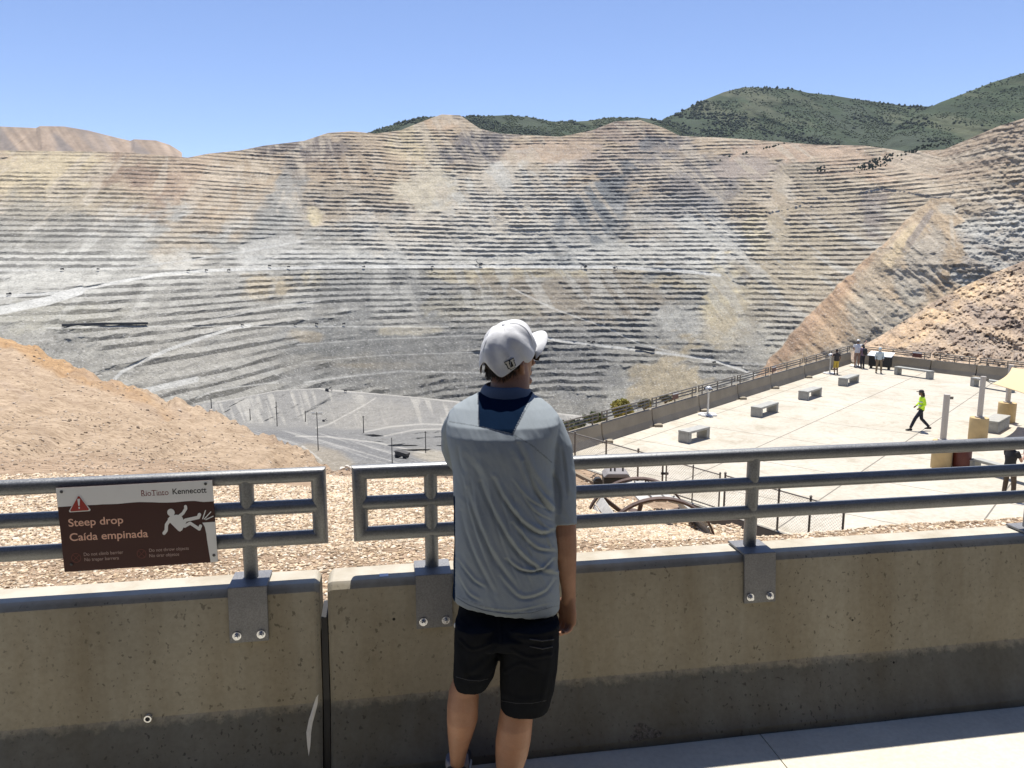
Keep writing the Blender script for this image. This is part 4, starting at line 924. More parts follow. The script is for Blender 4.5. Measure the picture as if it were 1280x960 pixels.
# red bin and grey box beside the front drum
pb = PZ(1201, 586, PLZ); rb_ = thing('litter_bin', 'dark red bin between the front tan drum and the grey box', 'bin', pb)
mb = MB(); mb.lathe([(.27,.06),(.29,.1),(.29,.72),(.27,.76)], n=20); mb.build('drum', simple('bin_red', (.10,.018,.010), .5), rb_, auto=True)
mb = MB(); mb.lathe([(.30,.76),(.30,.80),(.2,.86),(.05,.88)], n=20); mb.build('lid', M_BLACK, rb_, auto=True)
mb = MB(); [mb.box((sx*.2, sy*.2, .03), (.06,.06,.06)) for sx in (-1,1) for sy in (-1,1)]; mb.build('feet', M_BLACK, rb_)
pb = PZ(1212, 587, PLZ); mb = MB(); mb.box(pb+up*.17, (.24,.3,.34)); mb.box(pb+up*.36, (.28,.34,.04)); tag(mb.build('utility_box', M_BENCH, bevel=.01), 'small grey box at the end of the low long bench', 'box')

# pay viewers
M_VIEW = simple('viewer_paint', (.55,.55,.53), .4, .3)
def viewer(px, py, s, label, ring=True):
    p = PZ(px, py, PLZ); r = thing('viewing_scope', label, 'viewer', p, R(20), 'pay viewers on the plaza'); r.scale = (s, s, s)
    if ring:
        mb = MB()
        for i in range(7):
            t = 2*math.pi*i/7; mb.lathe([(.0,.0),(.13,.0),(.145,.03),(.13,.065),(.0,.07)], (math.cos(t)*.30, math.sin(t)*.30, 0), 12)
        mb.build('step_ring', simple('white_stones', (.62,.62,.60), .7), r, auto=True)
    mb = MB(); mb.lathe([(.10,0),(.11,.02),(.05,.06),(.045,1.0),(.06,1.04)], n=14); mb.build('pedestal', M_VIEW, r, auto=True)
    mb = MB(); mb.lathe([(.02,0),(.10,.03),(.15,.12),(.15,.2),(.09,.28),(.02,.3)], (0,0,1.05), 14); h_ = mb.build('head', M_VIEW, r, auto=True)
    for sx in (-1, 1):
        mb = MB(); mb.tube([(sx*.06,-.2,1.2),(sx*.06,.22,1.22)], [.035,.05], 10); mb.build('eyepiece', M_BLACK, r, auto=True)
viewer(884.5, 519, 1.0, 'grey pay viewer on a ring of white pads near the first bench')
viewer(1037, 467, .95, 'pay viewer beside the person in yellow shorts')
viewer(1070, 458, .95, 'pay viewer in front of the man with the selfie stick')
# information panel by the corner
ia, ib = PZ(1083, 460, PLZ), PZ(1113, 463, PLZ); dr = (ib-ia).normalized(); nn = Vector((-dr.y, dr.x, 0)); L = (ib-ia).length
ip = thing('information_panel', 'white slanted information panel on a dark stand at the far corner', 'panel', (ia+ib)/2)
mb = MB(); mb.prism([(0, .82), (.55, 1.05), (.55, 1.09), (0, .86)], nn, up, ia, dr*L); o = mb.build('panel_top', simple('panel_white', (.70,.72,.76), .4)); bchild(ip, o)
mb = MB(); mb.prism([(.08, .15), (.40, .15), (.40, .96), (.08, .84)], nn, up, ia+dr*.08, dr*(L-.16)); o = mb.build('cabinet', M_BLACK); bchild(ip, o)
for s_ in (.15, L-.25):
    mb = MB(); mb.prism([(.12, 0), (.34, 0), (.34, .16), (.12, .16)], nn, up, ia+dr*s_, dr*.1); o = mb.build('leg', M_BLACK); bchild(ip, o)

# ---------------------------------------------------------------- chain link fence and gate
M_LINK = galv('chain_link_wire', (.50,.47,.42), .5, .3); M_FPOST = galv('fence_post', (.20,.18,.15), .5, .4)
FH = 1.08
def fpos(px, py=None):
    # where the sight column px meets the fence line
    a, _ = ae(px, 600); t = (a*f0.y - f0.x)/(FD.x - a*FD.y); return t
def mesh_panel(t0, t1, par, h0=.04, h1=FH-.02, step=.085):
    mb = MB(); L = t1-t0; hh = h1-h0; r = .0019
    t = -hh
    while t < L:
        for s_ in (1, -1):
            a0 = max(0, t); a1 = min(L, t+hh)
            if a1 <= a0: continue
            z0_ = a0-t; z1_ = a1-t
            if s_ < 0: z0_, z1_ = hh-z0_, hh-z1_
            mb.bar(f0+FD*(t0+a0)+up*(h0+z0_), f0+FD*(t0+a1)+up*(h0+z1_), r*2, r*2)
        t += step
    o = mb.build('wire_mesh', M_LINK); bchild(par, o)
def fpost(t, par, r=.03, h=FH+.05, name='post'):
    mb = MB(); mb.tube([f0+FD*t, f0+FD*t+up*h], r, 8); mb.lathe([(r*1.25, h), (r*1.25, h+.03), (.005, h+.06)], f0+FD*t, 8); o = mb.build(name, M_FPOST, None, auto=True); bchild(par, o)
tp = [fpos(x) for x in (690, 718.3, 757, 797, 828)]; tg = [fpos(832.5), fpos(866), fpos(901)]; tq = [fpos(906.4), fpos(940), fpos(974.8), fpos(1015), fpos(1057.7)]
print('fence t', tp, tg, tq)
for tt_, lab in ((tp, 'chain link fence left of the gate behind the old machinery'), (tq, 'chain link fence right of the gate dipping behind the rock chips')):
    r = thing('chain_link_fence', lab, 'fence', f0+FD*tt_[0], group='chain link fence along the plaza edge')
    for t in tt_: fpost(t, r)
    mb = MB(); mb.tube([f0+FD*tt_[0]+up*FH, f0+FD*tt_[-1]+up*FH], .022, 8); o = mb.build('top_rail', M_FPOST, None, auto=True); bchild(r, o)
    mesh_panel(tt_[0], tt_[-1], r)
r = thing('fence_gate', 'chain link gate between the two fence runs', 'gate', f0+FD*tg[0])
for t in (tg[0], tg[2]-.03): fpost(t, r, .024, FH, 'gate_stile')
for z in (.08, FH-.02):
    mb = MB(); mb.tube([f0+FD*tg[0]+up*z, f0+FD*(tg[2]-.03)+up*z], .02, 8); o = mb.build('gate_rail', M_FPOST, None, auto=True); bchild(r, o)
mesh_panel(tg[0], tg[2]-.03, r); fpost(tg[1], r, .02, FH, 'gate_stile')
mb = MB(); pq = f0+FD*(tg[0]-.06)+up*.62; mb.box(pq, (.22,.08,.06)); o = mb.build('latch', M_BLACK); bchild(r, o)

# ---------------------------------------------------------------- old mine machinery on the mulch
M_RUST = simple('weathered_iron', (.10,.068,.056), .75, .3, .25, 12, .3); M_PLANK = simple('grey_plank', (.42,.41,.38), .85, var=.2, scale=9, bmp=.3)
def gz(x, y):      # ground height of the mulch slope
    k_ = np.argmin((gX-x)**2+(gY-y)**2); return float(gZ.flat[k_])
cf = P(822, 687, 11.6); cb_ = P(795, 654, 13.5); ax = (cb_-cf).normalized(); ax.z = .18; ax.normalize()
r = thing('hoist_drum', 'old iron hoist drum with two large rims half sunk in rock chips', 'hoist drum', cf)
sxv = ax.cross(up).normalized(); syv = sxv.cross(ax)
if syv.z < 0: syv = -syv
def rim(c, rad, name, w=.075, th=.036):
    ring = []
    for t in [2*math.pi*k_/64 for k_ in range(65)]:
        dn = sxv*math.cos(t)+syv*math.sin(t)
        ring.append([c+dn*(rad-th)-ax*w/2, c+dn*rad-ax*w/2, c+dn*rad+ax*w/2, c+dn*(rad-th)+ax*w/2])
    mb = MB(); mb.loft(ring, cap=False); o = mb.build(name, M_RUST, None, auto=True); bchild(r, o)
rf = .915; rb2 = .92
rim(cf, rf, 'front_rim'); rim(cb_, rb2, 'rear_rim')
for k_ in range(26):
    t = 2*math.pi*(k_+.5)/26
    if k_ in (3, 4, 8, 9, 14, 20): 
        continue
    a_ = cf + (sxv*math.cos(t)+syv*math.sin(t))*(rf-.06); c_ = cb_ + (sxv*math.cos(t)+syv*math.sin(t))*(rb2-.08)
    mb = MB(); tang = (-sxv*math.sin(t)+syv*math.cos(t)); mb.bar(a_, c_, .17, .035, up=(sxv*math.cos(t)+syv*math.sin(t))); o = mb.build('lagging_board', M_PLANK); bchild(r, o)
for k_ in range(6):
    t = 2*math.pi*k_/6+.35; dn = sxv*math.cos(t)+syv*math.sin(t)
    mb = MB(); mb.bar(cb_, cb_+dn*(rb2-.04), .07, .05, up=ax); o = mb.build('spoke', M_RUST); bchild(r, o)
mb = MB(); mb.tube([cf-ax*.2, cb_+ax*.3], .13, 14); o = mb.build('hub', M_RUST, None, auto=True); bchild(r, o)
# mound of chips heaped in front of and inside the drum
mv = []; 
nmd = 34; bx_ = MB(); pts = []
mc = P(828, 660, 12.3)
for i in range(nmd):
    for j in range(nmd):
        x = (i/(nmd-1)-.5)*3.4; y = (j/(nmd-1)-.5)*2.8; h_ = .70*math.exp(-(x*x/.62+y*y/.8)); pts.append((mc.x+x, mc.y+y, mc.z-.42+h_-.02*abs(x)))
bx_.add(pts, [(i*nmd+j, (i+1)*nmd+j, (i+1)*nmd+j+1, i*nmd+j+1) for i in range(nmd-1) for j in range(nmd-1)])
md_ = bx_.build('mulch_mound', simple('mound_earth', (.50,.385,.275), .95, var=.3, scale=6), smooth=True); tag(md_, 'heap of rock chips inside the front rim of the hoist drum', kind='structure')
mp_ = np.array(pts); n_c = 5200; id_ = rng.integers(0, len(mp_), n_c); pc_ = mp_[id_] + (rng.random((n_c, 3))-.5)*[.13,.11,.02]
_gX, _gY, _gZ = gX, gY, gZ; gX = mp_[:, 0].reshape(nmd, nmd); gY = mp_[:, 1].reshape(nmd, nmd); gZ = mp_[:, 2].reshape(nmd, nmd)
V, Fq, cc = chips(rng.integers(0, nmd-1, n_c), rng.integers(0, nmd-1, n_c), .055*(.5+1.1*rng.random(n_c)), pal[rng.integers(0, len(pal), n_c)]*(.8+.4*rng.random((n_c, 1))))
tag(raw_mesh('mound_chips', V, Fq, chip_mat, cc), 'pale rock chips covering the heap in the hoist drum', 'gravel', kind='stuff')
gX, gY, gZ = _gX, _gY, _gZ
# black covered winch box with a hand crank
pe = P(769, 613, 18.6); r = thing('winch_box', 'black covered machine box with a grey top behind the hoist drum', 'machine', pe)
mb = MB(); mb.prism([(-.30,0),(.30,0),(.32,.40),(-.31,.40)], (1,0,0), (0,0,1), (0,-.25,0), (0,.5,0)); mb.build('body', M_BLACK, r, bevel=.02)
mb = MB(); mb.prism([(-.33,.40),(.34,.40),(.26,.50),(-.22,.50)], (1,0,0), (0,0,1), (0,-.28,0), (0,.56,0)); mb.build('top_cover', simple('dusty_top', (.20,.185,.18), .8), r, bevel=.015)
for x in (-.12, -.02, .18):
    mb = MB(); mb.tube([(x,0,.5),(x,0,.60)], .022, 8); mb.build('stub_pipe', M_BLACK, r)
mb = MB(); mb.bar((-.34,-.1,-.1),(-.34,-.1,.55),.05,.05); mb.build('side_post', M_BLACK, r)
pe2 = P(747, 614, 18.2); r = thing('hand_crank', 'small black hand cranked gear left of the winch box', 'machine', pe2)
mb = MB(); mb.prism([(-.13,0),(.14,0),(.05,.30),(-.05,.30)], (1,0,0), (0,0,1), (0,-.05,0), (0,.1,0)); mb.build('frame', M_BLACK, r)
mb = MB(); mb.tube([(.0,-.08,.24),(0,.08,.24)], .11, 14); mb.build('gear', M_BLACK, r)
mb = MB(); mb.tube([(0,-.1,.26),(-.14,-.1,.30),(-.13,-.1,.42),(-.05,-.1,.45)], .012, 6); mb.build('handle', M_BLACK, r)
# timber edging and a rock kerb
mb = MB(); a_, c_ = P(700, 583, 25), P(752, 609, 20.5); mb.bar(a_, c_, .10, .12); tag(mb.build('timber_edging', simple('old_timber', (.22,.17,.11), .9, var=.3)), 'dark timber edging running down behind the machinery', 'edging')

# shrubs outside the plaza wall
leafm = terrain_mat('shrub_leaf', 2, 9, .25, 0)
def shrub(px, py, Y, w, h, n, label, colr, stem=True):
    p = P(px, py, Y); r = thing('shrub', label, 'shrub', p, group='shrubs outside the plaza wall'); 
    q = rng.normal(size=(n, 3)); q /= np.linalg.norm(q, axis=1)[:, None]; rad = rng.random(n)**.45*(.75+.5*vn(q[:, 0]*2+5, q[:, 2]*2, int(px)))
    c_ = q*rad[:, None]*np.array([w/2, w/2.4, h/2]); c_[:, 2] += h*.5
    s = .045+.05*rng.random(n); an = rng.random((n, 2))*6.28
    V = []; u1 = np.stack([np.cos(an[:, 0]), np.sin(an[:, 0]), .3*np.cos(an[:, 1])], -1)*s[:, None]; u2 = np.stack([-.4*np.sin(an[:, 0]), .4*np.cos(an[:, 0]), np.sin(an[:, 1])+.3], -1)*s[:, None]
    V = np.stack([c_-u1, c_-u2*.5, c_+u1, c_+u2], 1).reshape(-1, 3); Fq = np.arange(4*n).reshape(n, 4)
    cc = np.repeat(np.array(colr)[None]*(.5+1.0*rng.random((n, 1))), 4, 0); raw_mesh('foliage', V, Fq, leafm, cc, r)
    mb = MB(); [mb.tube([(0,0,-.1), (math.cos(k_)*w*.2, math.sin(k_)*w*.2, h*.6)], [.03,.01], 5) for k_ in range(5)]; mb.build('stems', simple('twig', (.12,.09,.06), .9), r)
shrub(778, 530, 33.5, 1.25, 1.3, 2200, 'yellow green shrub beyond the plaza wall below the beige dump face', (.36,.33,.10))
shrub(742, 531, 31.5, 1.1, .55, 1100, 'low dark green shrub left of the yellow green shrub', (.17,.19,.085))
shrub(716, 541, 30, 1.4, .6, 1200, 'grey green shrub just past the man\'s right shoulder', (.20,.21,.12))
shrub(806, 512, 35, .9, .5, 800, 'small olive shrub right of the yellow green shrub', (.22,.21,.11))
shrub(832, 503, 36.5, .7, .35, 500, 'small sparse shrub above the small red sign', (.2,.19,.11))
# ================================================================ THE MAN AT THE RAILING
def remesh(V, Fs, name, voxel, m, parent=None, smooth=2, fn=None, colfn=None):
    me = bpy.data.meshes.new(name); me.from_pydata([tuple(v) for v in V], [], Fs); me.update()
    bm = bmesh.new(); bm.from_mesh(me); bmesh.ops.recalc_face_normals(bm, faces=bm.faces); bm.to_mesh(me); bm.free()
    o = bpy.data.objects.new(name, me); C.objects.link(o)
    md = o.modifiers.new('r', 'REMESH'); md.mode = 'VOXEL'; md.voxel_size = voxel; md.use_smooth_shade = True
    if smooth: ms = o.modifiers.new('s', 'SMOOTH'); ms.iterations = smooth*3; ms.factor = .5
    me2 = bpy.data.meshes.new_from_object(o.evaluated_get(bpy.context.evaluated_depsgraph_get())); bpy.data.objects.remove(o)
    n = len(me2.vertices); co = np.empty(n*3); me2.vertices.foreach_get('co', co); co = co.reshape(-1, 3); no = np.empty(n*3); me2.vertex_normals.foreach_get('vector', no); no = no.reshape(-1, 3)
    if fn is not None: co = fn(co, no); me2.vertices.foreach_set('co', co.ravel()); me2.update()
    if colfn is not None:
        ca = me2.color_attributes.new('tint', 'FLOAT_COLOR', 'POINT'); cc = colfn(co, no); ca.data.foreach_set('color', np.concatenate([cc, np.ones((n, 1))], 1).astype(np.float32).ravel())
    return link_mesh(name, me2, m, parent, True)
def tube_rings(mb, rows, n=28, e=2.0):
    # rows: (centre, half width vector a, half depth vector b) -> superellipse sections
    rings = []
    for row in rows:
        c, a, b_ = row[:3]; ex = row[3] if len(row) > 3 else e; rg = []
        for k_ in range(n):
            t = 2*math.pi*k_/n; ct, st = math.cos(t), math.sin(t)
            rg.append(Vector(c) + Vector(a)*(math.copysign(abs(ct)**(2/ex), ct)) + Vector(b_)*(math.copysign(abs(st)**(2/ex), st)))
        rings.append(rg)
    mb.loft(rings); return mb
def limb(mb, pts, rs, n=18, flat=1.0):
    pts = [Vector(p) for p in pts]; rows = []
    for i, p in enumerate(pts):
        d = (pts[min(i+1, len(pts)-1)] - pts[max(i-1, 0)]).normalized(); x = d.cross(Vector((0, 1, 0)))
        if x.length < .2: x = d.cross(Vector((0, 0, 1)))
        x.normalize(); y = d.cross(x).normalized(); rows.append((p, x*rs[i], y*rs[i]*flat))
    return tube_rings(mb, rows, n)
def ball(mb, c, r, n=14):
    c = Vector(c); rr = r if isinstance(r, (tuple, list)) else (r, r, r)
    rings = []
    for i in range(n+1):
        ph = -math.pi/2 + math.pi*i/n; q = max(.04, math.cos(ph))
        rings.append([c + Vector((rr[0]*q*math.cos(t), rr[1]*q*math.sin(t), rr[2]*math.sin(ph))) for t in [2*math.pi*k_/20 for k_ in range(20)]])
    mb.loft(rings)
def pxpy(co):
    a = co[:, 0]/co[:, 1]; e_ = (co[:, 2]-CZ)/co[:, 1]; return pix(a, e_)
def skinmat(name, base):
    m, nt, b = new_mat(name); n1 = noise_node(nt, 14, 4, .6); n2 = noise_node(nt, 130, 3, .6)
    c = mix(nt, tuple(x*.84 for x in base), tuple(min(1, x*1.1) for x in base), ramp(nt, n1.outputs[0], [(.3, (0,)*3), (.7, (1,)*3)]).outputs[0])
    c = mix(nt, c, (base[0]*.9, base[1]*.62, base[2]*.55), ramp(nt, n2.outputs[0], [(.5, (0,)*3), (.8, (.35,)*3)]).outputs[0])
    nt.links.new(c, b.inputs['Base Color']); b.inputs['Roughness'].default_value = .55; b.inputs['Specular IOR Level'].default_value = .35
    b.inputs['Subsurface Weight'].default_value = .08; b.inputs['Subsurface Radius'].default_value = (.01, .004, .002)
    n5 = noise_node(nt, 38, 4, .6); bump(nt, b, mix(nt, n2.outputs[0], n5.outputs[0], .5), .4, .003); return m
M_SKIN = skinmat('skin', (.33,.175,.105))
man = thing('person', 'man in a grey polo, white cap and black shorts leaning on the railing', 'person', (.0, 2.72, 0))
def mfix(o): o.matrix_parent_inverse = Matrix.Translation(-man.location); return o
X_ = Vector((1, 0, 0)); Y__ = Vector((0, 1, 0)); Zv = Vector((0, 0, 1))
# body: legs, torso core, neck, head, arms, hands: one continuous mesh
mb = MB()
def rowp(pxl, pxr, py, Y, dep, e=2.0, yaw=0):
    l, r_ = P(pxl, py, Y), P(pxr, py, Y); c = (l+r_)/2; hw = (r_-l).length/2
    return (c, Vector((math.cos(yaw)*hw, math.sin(yaw)*hw, 0)), Vector((-math.sin(yaw)*dep, math.cos(yaw)*dep, 0)), e)
# left leg and right leg (as seen)
legL = [rowp(576, 614, 800, 2.60, .085), rowp(570, 605, 840, 2.60, .066), rowp(561.5, 599, 862, 2.60, .058), rowp(559, 598, 880, 2.595, .060), rowp(558.5, 597.5, 898, 2.60, .062), rowp(559.5, 592, 915, 2.62, .056), rowp(561, 586, 932, 2.65, .046), rowp(562.5, 582, 948, 2.68, .040), rowp(562, 581, 960, 2.70, .040), rowp(562, 582, 972, 2.71, .044)]
legR = [rowp(628, 682, 800, 2.60, .085), rowp(626, 676, 850, 2.61, .066), rowp(626, 667, 884, 2.61, .060), rowp(622.5, 665.5, 905, 2.60, .063), rowp(619.5, 663.5, 925, 2.605, .065), rowp(619, 660, 942, 2.62, .058), rowp(620, 654, 960, 2.64, .050), rowp(622, 650, 978, 2.67, .042), rowp(622, 648, 994, 2.69, .040)]
tube_rings(mb, [(c, a, b_) for c, a, b_, e in legL]); tube_rings(mb, [(c, a, b_) for c, a, b_, e in legR])
aL, aR = legL[-1][0], legR[-1][0]
for a_ in (aL, aR):
    limb(mb, [a_+Vector((0,-.03,.0)), a_+Vector((0,.04,-.03)), a_+Vector((.0,.16,-.05))], [.036,.040,.032], flat=.8)
# trunk core
tube_rings(mb, [rowp(585, 682, 790, 2.63, .055), rowp(588, 680, 740, 2.69, .055), rowp(590, 678, 715, 2.70, .06), rowp(582, 688, 690, 2.70, .09), rowp(580, 690, 640, 2.74, .09), rowp(572, 692, 590, 2.79, .10), rowp(575, 685, 550, 2.82, .08), rowp(590, 672, 520, 2.85, .06), rowp(605, 664, 502, 2.865, .05), rowp(612, 662, 488, 2.87, .058), rowp(614, 662, 474, 2.885, .055), rowp(618, 660, 455, 2.90, .055)])
# head, facing right and away
hc = P(637, 447, 2.915); YAW = R(-47); fwd = Vector((math.sin(-YAW), math.cos(YAW), 0)); sid = Vector((fwd.y, -fwd.x, 0))
def H_(s, f_, z): return hc + sid*s + fwd*f_ + Zv*z
hr = []
for z, w, fr, bk, sh in [(-.125,.045,.03,.03,.045),(-.11,.052,.062,.05,.02),(-.085,.060,.088,.066,0),(-.055,.066,.094,.082,0),(-.02,.071,.096,.094,0),(.02,.075,.097,.100,0),(.06,.075,.092,.100,0),(.09,.066,.078,.088,0),(.112,.045,.05,.06,0),(.122,.015,.02,.02,0)]:
    rg = []
    for k_ in range(28):
        t = 2*math.pi*k_/28; c_, s_ = math.cos(t), math.sin(t); d_ = fr if s_ > 0 else bk; rg.append(H_(w*c_, d_*s_+sh, z))
    hr.append(rg)
mb.loft(hr)
# nose, brow, chin, lips, ears
limb(mb, [H_(0,.088,.02), H_(0,.108,-.012), H_(0,.122,-.03), H_(0,.100,-.040)], [.010,.012,.014,.010], 10)
ball(mb, H_(0,.088,-.098), (.024,.022,.018)); ball(mb, H_(0,.092,-.062), (.022,.014,.007)); ball(mb, H_(0,.091,-.072), (.020,.013,.007))
ball(mb, H_(-.035,.070,.025), (.028,.02,.010)); ball(mb, H_(.035,.070,.025), (.028,.02,.010))
for s_ in (-1, 1):
    ring = []
    mb2 = MB(); limb(mb2, [H_(s_*.072,.004,.002), H_(s_*.086,-.014,.002), H_(s_*.092,-.022,-.018), H_(s_*.086,-.016,-.040), H_(s_*.072,.002,-.052)], [.007,.009,.009,.009,.008], 8); mb.add(mb2.v, mb2.f)
    ball(mb, H_(s_*.074,-.012,-.006), (.010,.010,.022), 8)
# right arm hanging straight
shR = P(692, 540, 2.83)
armR = [(P(686, 545, 2.83), .040), (P(696, 580, 2.80), .044), (P(702, 615, 2.765), .046), (P(704.5, 650, 2.735), .0455), (P(705, 668, 2.725), .046), (P(706.5, 690, 2.72), .0430), (P(708.5, 715, 2.72), .035), (P(710.5, 733, 2.725), .0275), (P(711, 745, 2.73), .0265), (P(710.5, 752, 2.735), .029)]
limb(mb, [p for p, r_ in armR], [r_ for p, r_ in armR], flat=.86)
def hand(mb, w, dn, back, side, s=1.0, curl=1.0):
    # w wrist, dn direction to the fingers, back out of the back of the hand, side towards the thumb
    dn, back, side = dn.normalized(), back.normalized(), side.normalized()
    pc = []
    for k_, (d_, hw, th) in enumerate([(-.01,.026,.018),(.02,.032,.017),(.05,.040,.016),(.078,.042,.0145),(.092,.040,.012)]):
        pc.append((w+dn*d_*s, side*hw*s, back*th*s))
    tube_rings(mb, pc, 20, 2.4)
    for i, (so, L, r_) in enumerate([(.030,.070,.0092),(.0105,.078,.0095),(-.010,.073,.0092),(-.029,.058,.0082)]):
        b0 = w + dn*.082*s + side*so*s; a0 = .55*curl + .12*i*curl; pts = [b0 - dn*.02*s]; p = b0.copy(); an = a0*.6; pts.append(p.copy())
        for j, fr in enumerate((.45, .32, .23)):
            p = p + (dn*math.cos(an) - back*math.sin(an))*L*fr*s; pts.append(p.copy()); an += (.75 + .1*j)*curl
        limb(mb, pts, [r_*s, r_*s*1.05, r_*s, r_*s*.92, r_*s*.8], 10)
    t0 = w + dn*.022*s + side*.024*s; dr1 = (dn*.75 + side*.55 - back*.35).normalized(); dr2 = (dn*.95 + side*.05 - back*.45).normalized()
    limb(mb, [t0-dr1*.01*s, t0+dr1*.022*s, t0+dr1*.042*s, t0+dr1*.042*s+dr2*.028*s, t0+dr1*.042*s+dr2*.052*s], [.0155*s,.0145*s,.0115*s,.0108*s,.0085*s], 10)
hand(mb, P(710.5, 746, 2.735), Vector((-.03,-.02,-1)), Vector((.80,.60,0)), Vector((-.60,.80,0)), 1.08, .95)
# left arm resting on the top rail, forearm running out over it
el = P(573, 574, 3.03); shL = P(566, 520, 2.85); 
railz = RZ[0]+RR
e3 = Vector((el.x, el.y, railz+.048)); wr = e3 + Vector((.225, .045, .002)); 
limb(mb, [P(590, 535, 2.86), P(572, 550, 2.92), e3 + Vector((0,-.03,.03)), e3], [.034,.036,.038,.041], flat=.9)
limb(mb, [e3, e3.lerp(wr, .3), e3.lerp(wr, .7), wr], [.041,.040,.032,.027], flat=.86)
hand(mb, wr, Vector((.9,.35,-.25)), Vector((0,.1,1)), Vector((-.3,.9,0)), .95, .7)
def bodycol(co, no): return np.ones((len(co), 3))
body = mfix(remesh(mb.v, mb.f, 'body', .0036, M_SKIN, man, 1))
# eyes behind dark glasses
ey = MB(); ball(ey, H_(-.031,.083,.006), .0125, 10); ball(ey, H_(.031,.083,.006), .0125, 10); mfix(ey.build('eyes', simple('eye', (.6,.58,.55), .2), man, smooth=True))
# hair: dark cap of hair from nape to sideburns, roughened
mb = MB(); hr = []
for z, w, fr, bk in [(-.068,.040,-.03,.070),(-.060,.060,-.010,.088),(-.035,.074,.012,.101),(-.005,.080,.030,.109),(.03,.083,.040,.111),(.06,.080,.05,.109),(.09,.068,.05,.094),(.112,.04,.04,.06)]:
    rg = []
    for k_ in range(28):
        t = 2*math.pi*k_/28; c_, s_ = math.cos(t), math.sin(t); d_ = fr if s_ > 0 else bk; rg.append(H_(w*c_, d_*s_, z))
    hr.append(rg)
mb.loft(hr)
hm, nt, b = new_mat('hair_dark_brown'); tcn = N(nt, 'TexCoord'); mp = N(nt, 'Mapping'); mp.inputs['Scale'].default_value = (1, 1, .18); nt.links.new(tcn.outputs['Object'], mp.inputs['Vector'])
nn_ = noise_node(nt, 260, 3, .7, vec=mp.outputs[0]); nt.links.new(ramp(nt, nn_.outputs[0], [(.3, (.006,.004,.003)), (.7, (.05,.032,.02))]).outputs[0], b.inputs['Base Color']); b.inputs['Roughness'].default_value = .5; bump(nt, b, nn_.outputs[0], .8, .004)
def hairfn(co, no):
    q = fbm(co[:, 0]*260+co[:, 1]*180, co[:, 2]*40, 401, 3); return co + no*(q*.006)[:, None]
# ear cut-outs: hair stays behind and above the ears
hair = mfix(remesh(mb.v, mb.f, 'hair', .003, hm, man, 1, hairfn))
# single strands fringing the nape
mb = MB()
for _ in range(420):
    t = rng.uniform(-2.75, -.35); z = rng.uniform(-.066, -.03); w, bk = .070+ .25*(z+.066), .094+.2*(z+.066)
    p = H_(w*math.cos(t), bk*math.sin(t), z); q = p + Vector((rng.normal()*.003, -.002, -.012-.012*rng.random())) + (p-hc).normalized()*rng.normal()*.002
    mb.bar(p, q, .0009, .0009)
mfix(mb.build('hair_strands', hm, man))
# ---- cap
capm, nt, b = new_mat('cap_cotton'); wv = noise_node(nt, 420, 2, .5); n1 = noise_node(nt, 26, 4, .6)
nt.links.new(ramp(nt, n1.outputs[0], [(.3, (.56,.56,.55)), (.7, (.66,.66,.65))]).outputs[0], b.inputs['Base Color']); b.inputs['Roughness'].default_value = .9
mxh = mix(nt, n1.outputs[0], wv.outputs[0], .3); bump(nt, b, mxh, .45, .006)
cap = mfix(thing('cap', None, None)); 
bpy.data.objects.remove(cap)
rings = []; NCAP = 64
tiltc = R(9)
def Hc(s, f_, z): 
    return H_(s, f_ - .22*max(z, 0), z + f_*.40)
for i in range(19):
    ph = i/18*math.pi/2; rg = []
    for k_ in range(NCAP):
        t = 2*math.pi*k_/NCAP; c_, s_ = math.cos(t), math.sin(t); w = .0965*math.cos(ph)**.62; d_ = (.108 if s_ > 0 else .120)*math.cos(ph)**.62
        low = .004
        if s_ < 0:    # back opening, arched; sides dip low beside it
            bk_ = abs(c_); low = -.026*math.exp(-((bk_-.62)/.22)**2) + .040*math.exp(-(bk_/.34)**2)
        else: low = -.004 - .010*max(0, 1-s_*2)
        z = low + (.126-low)*math.sin(ph)**1.0 if i else low
        pan = 1 + .012*abs(math.sin(3*t+.3)) - .010
        crk = .0035*math.sin(9*t+4*ph)*math.cos(ph)
        rg.append(Hc((w*pan+crk)*c_, (d_*pan+crk)*s_, z))
    rings.append(rg)
mb = MB(); V = [v for rg in rings for v in rg]; Fq = []
for i in range(18):
    for k_ in range(NCAP):
        k2 = (k_+1) % NCAP; Fq.append((i*NCAP+k_, i*NCAP+k2, (i+1)*NCAP+k2, (i+1)*NCAP+k_))
Fq.append(tuple(18*NCAP+k_ for k_ in range(NCAP)))
mb.add(V, Fq)
def crown_crumple(o, amp, sc, seed):
    me = o.data; n = len(me.vertices); co = np.empty(n*3); me.vertices.foreach_get('co', co); co = co.reshape(-1, 3); no = np.empty(n*3); me.vertex_normals.foreach_get('vector', no); no = no.reshape(-1, 3)
    co = co + no*(amp*fbm(co[:, 0]*sc+co[:, 2]*sc*.5, co[:, 1]*sc+co[:, 2]*sc, seed, 3))[:, None]; me.vertices.foreach_set('co', co.ravel()); me.update()
crown = mfix(mb.build('cap', capm, man, smooth=True)); crown_crumple(crown, .006, 30, 411)
s_ = crown.modifiers.new('s', 'SOLIDIFY'); s_.thickness = .0025; s_.offset = 1
sb_ = crown.modifiers.new('b', 'SUBSURF'); sb_.levels = sb_.render_levels = 1
mb = MB(); bt = Hc(0, -.002, .127); ball(mb, bt, (.007,.007,.004), 8); mb.build('cap_button', capm, crown, smooth=True)
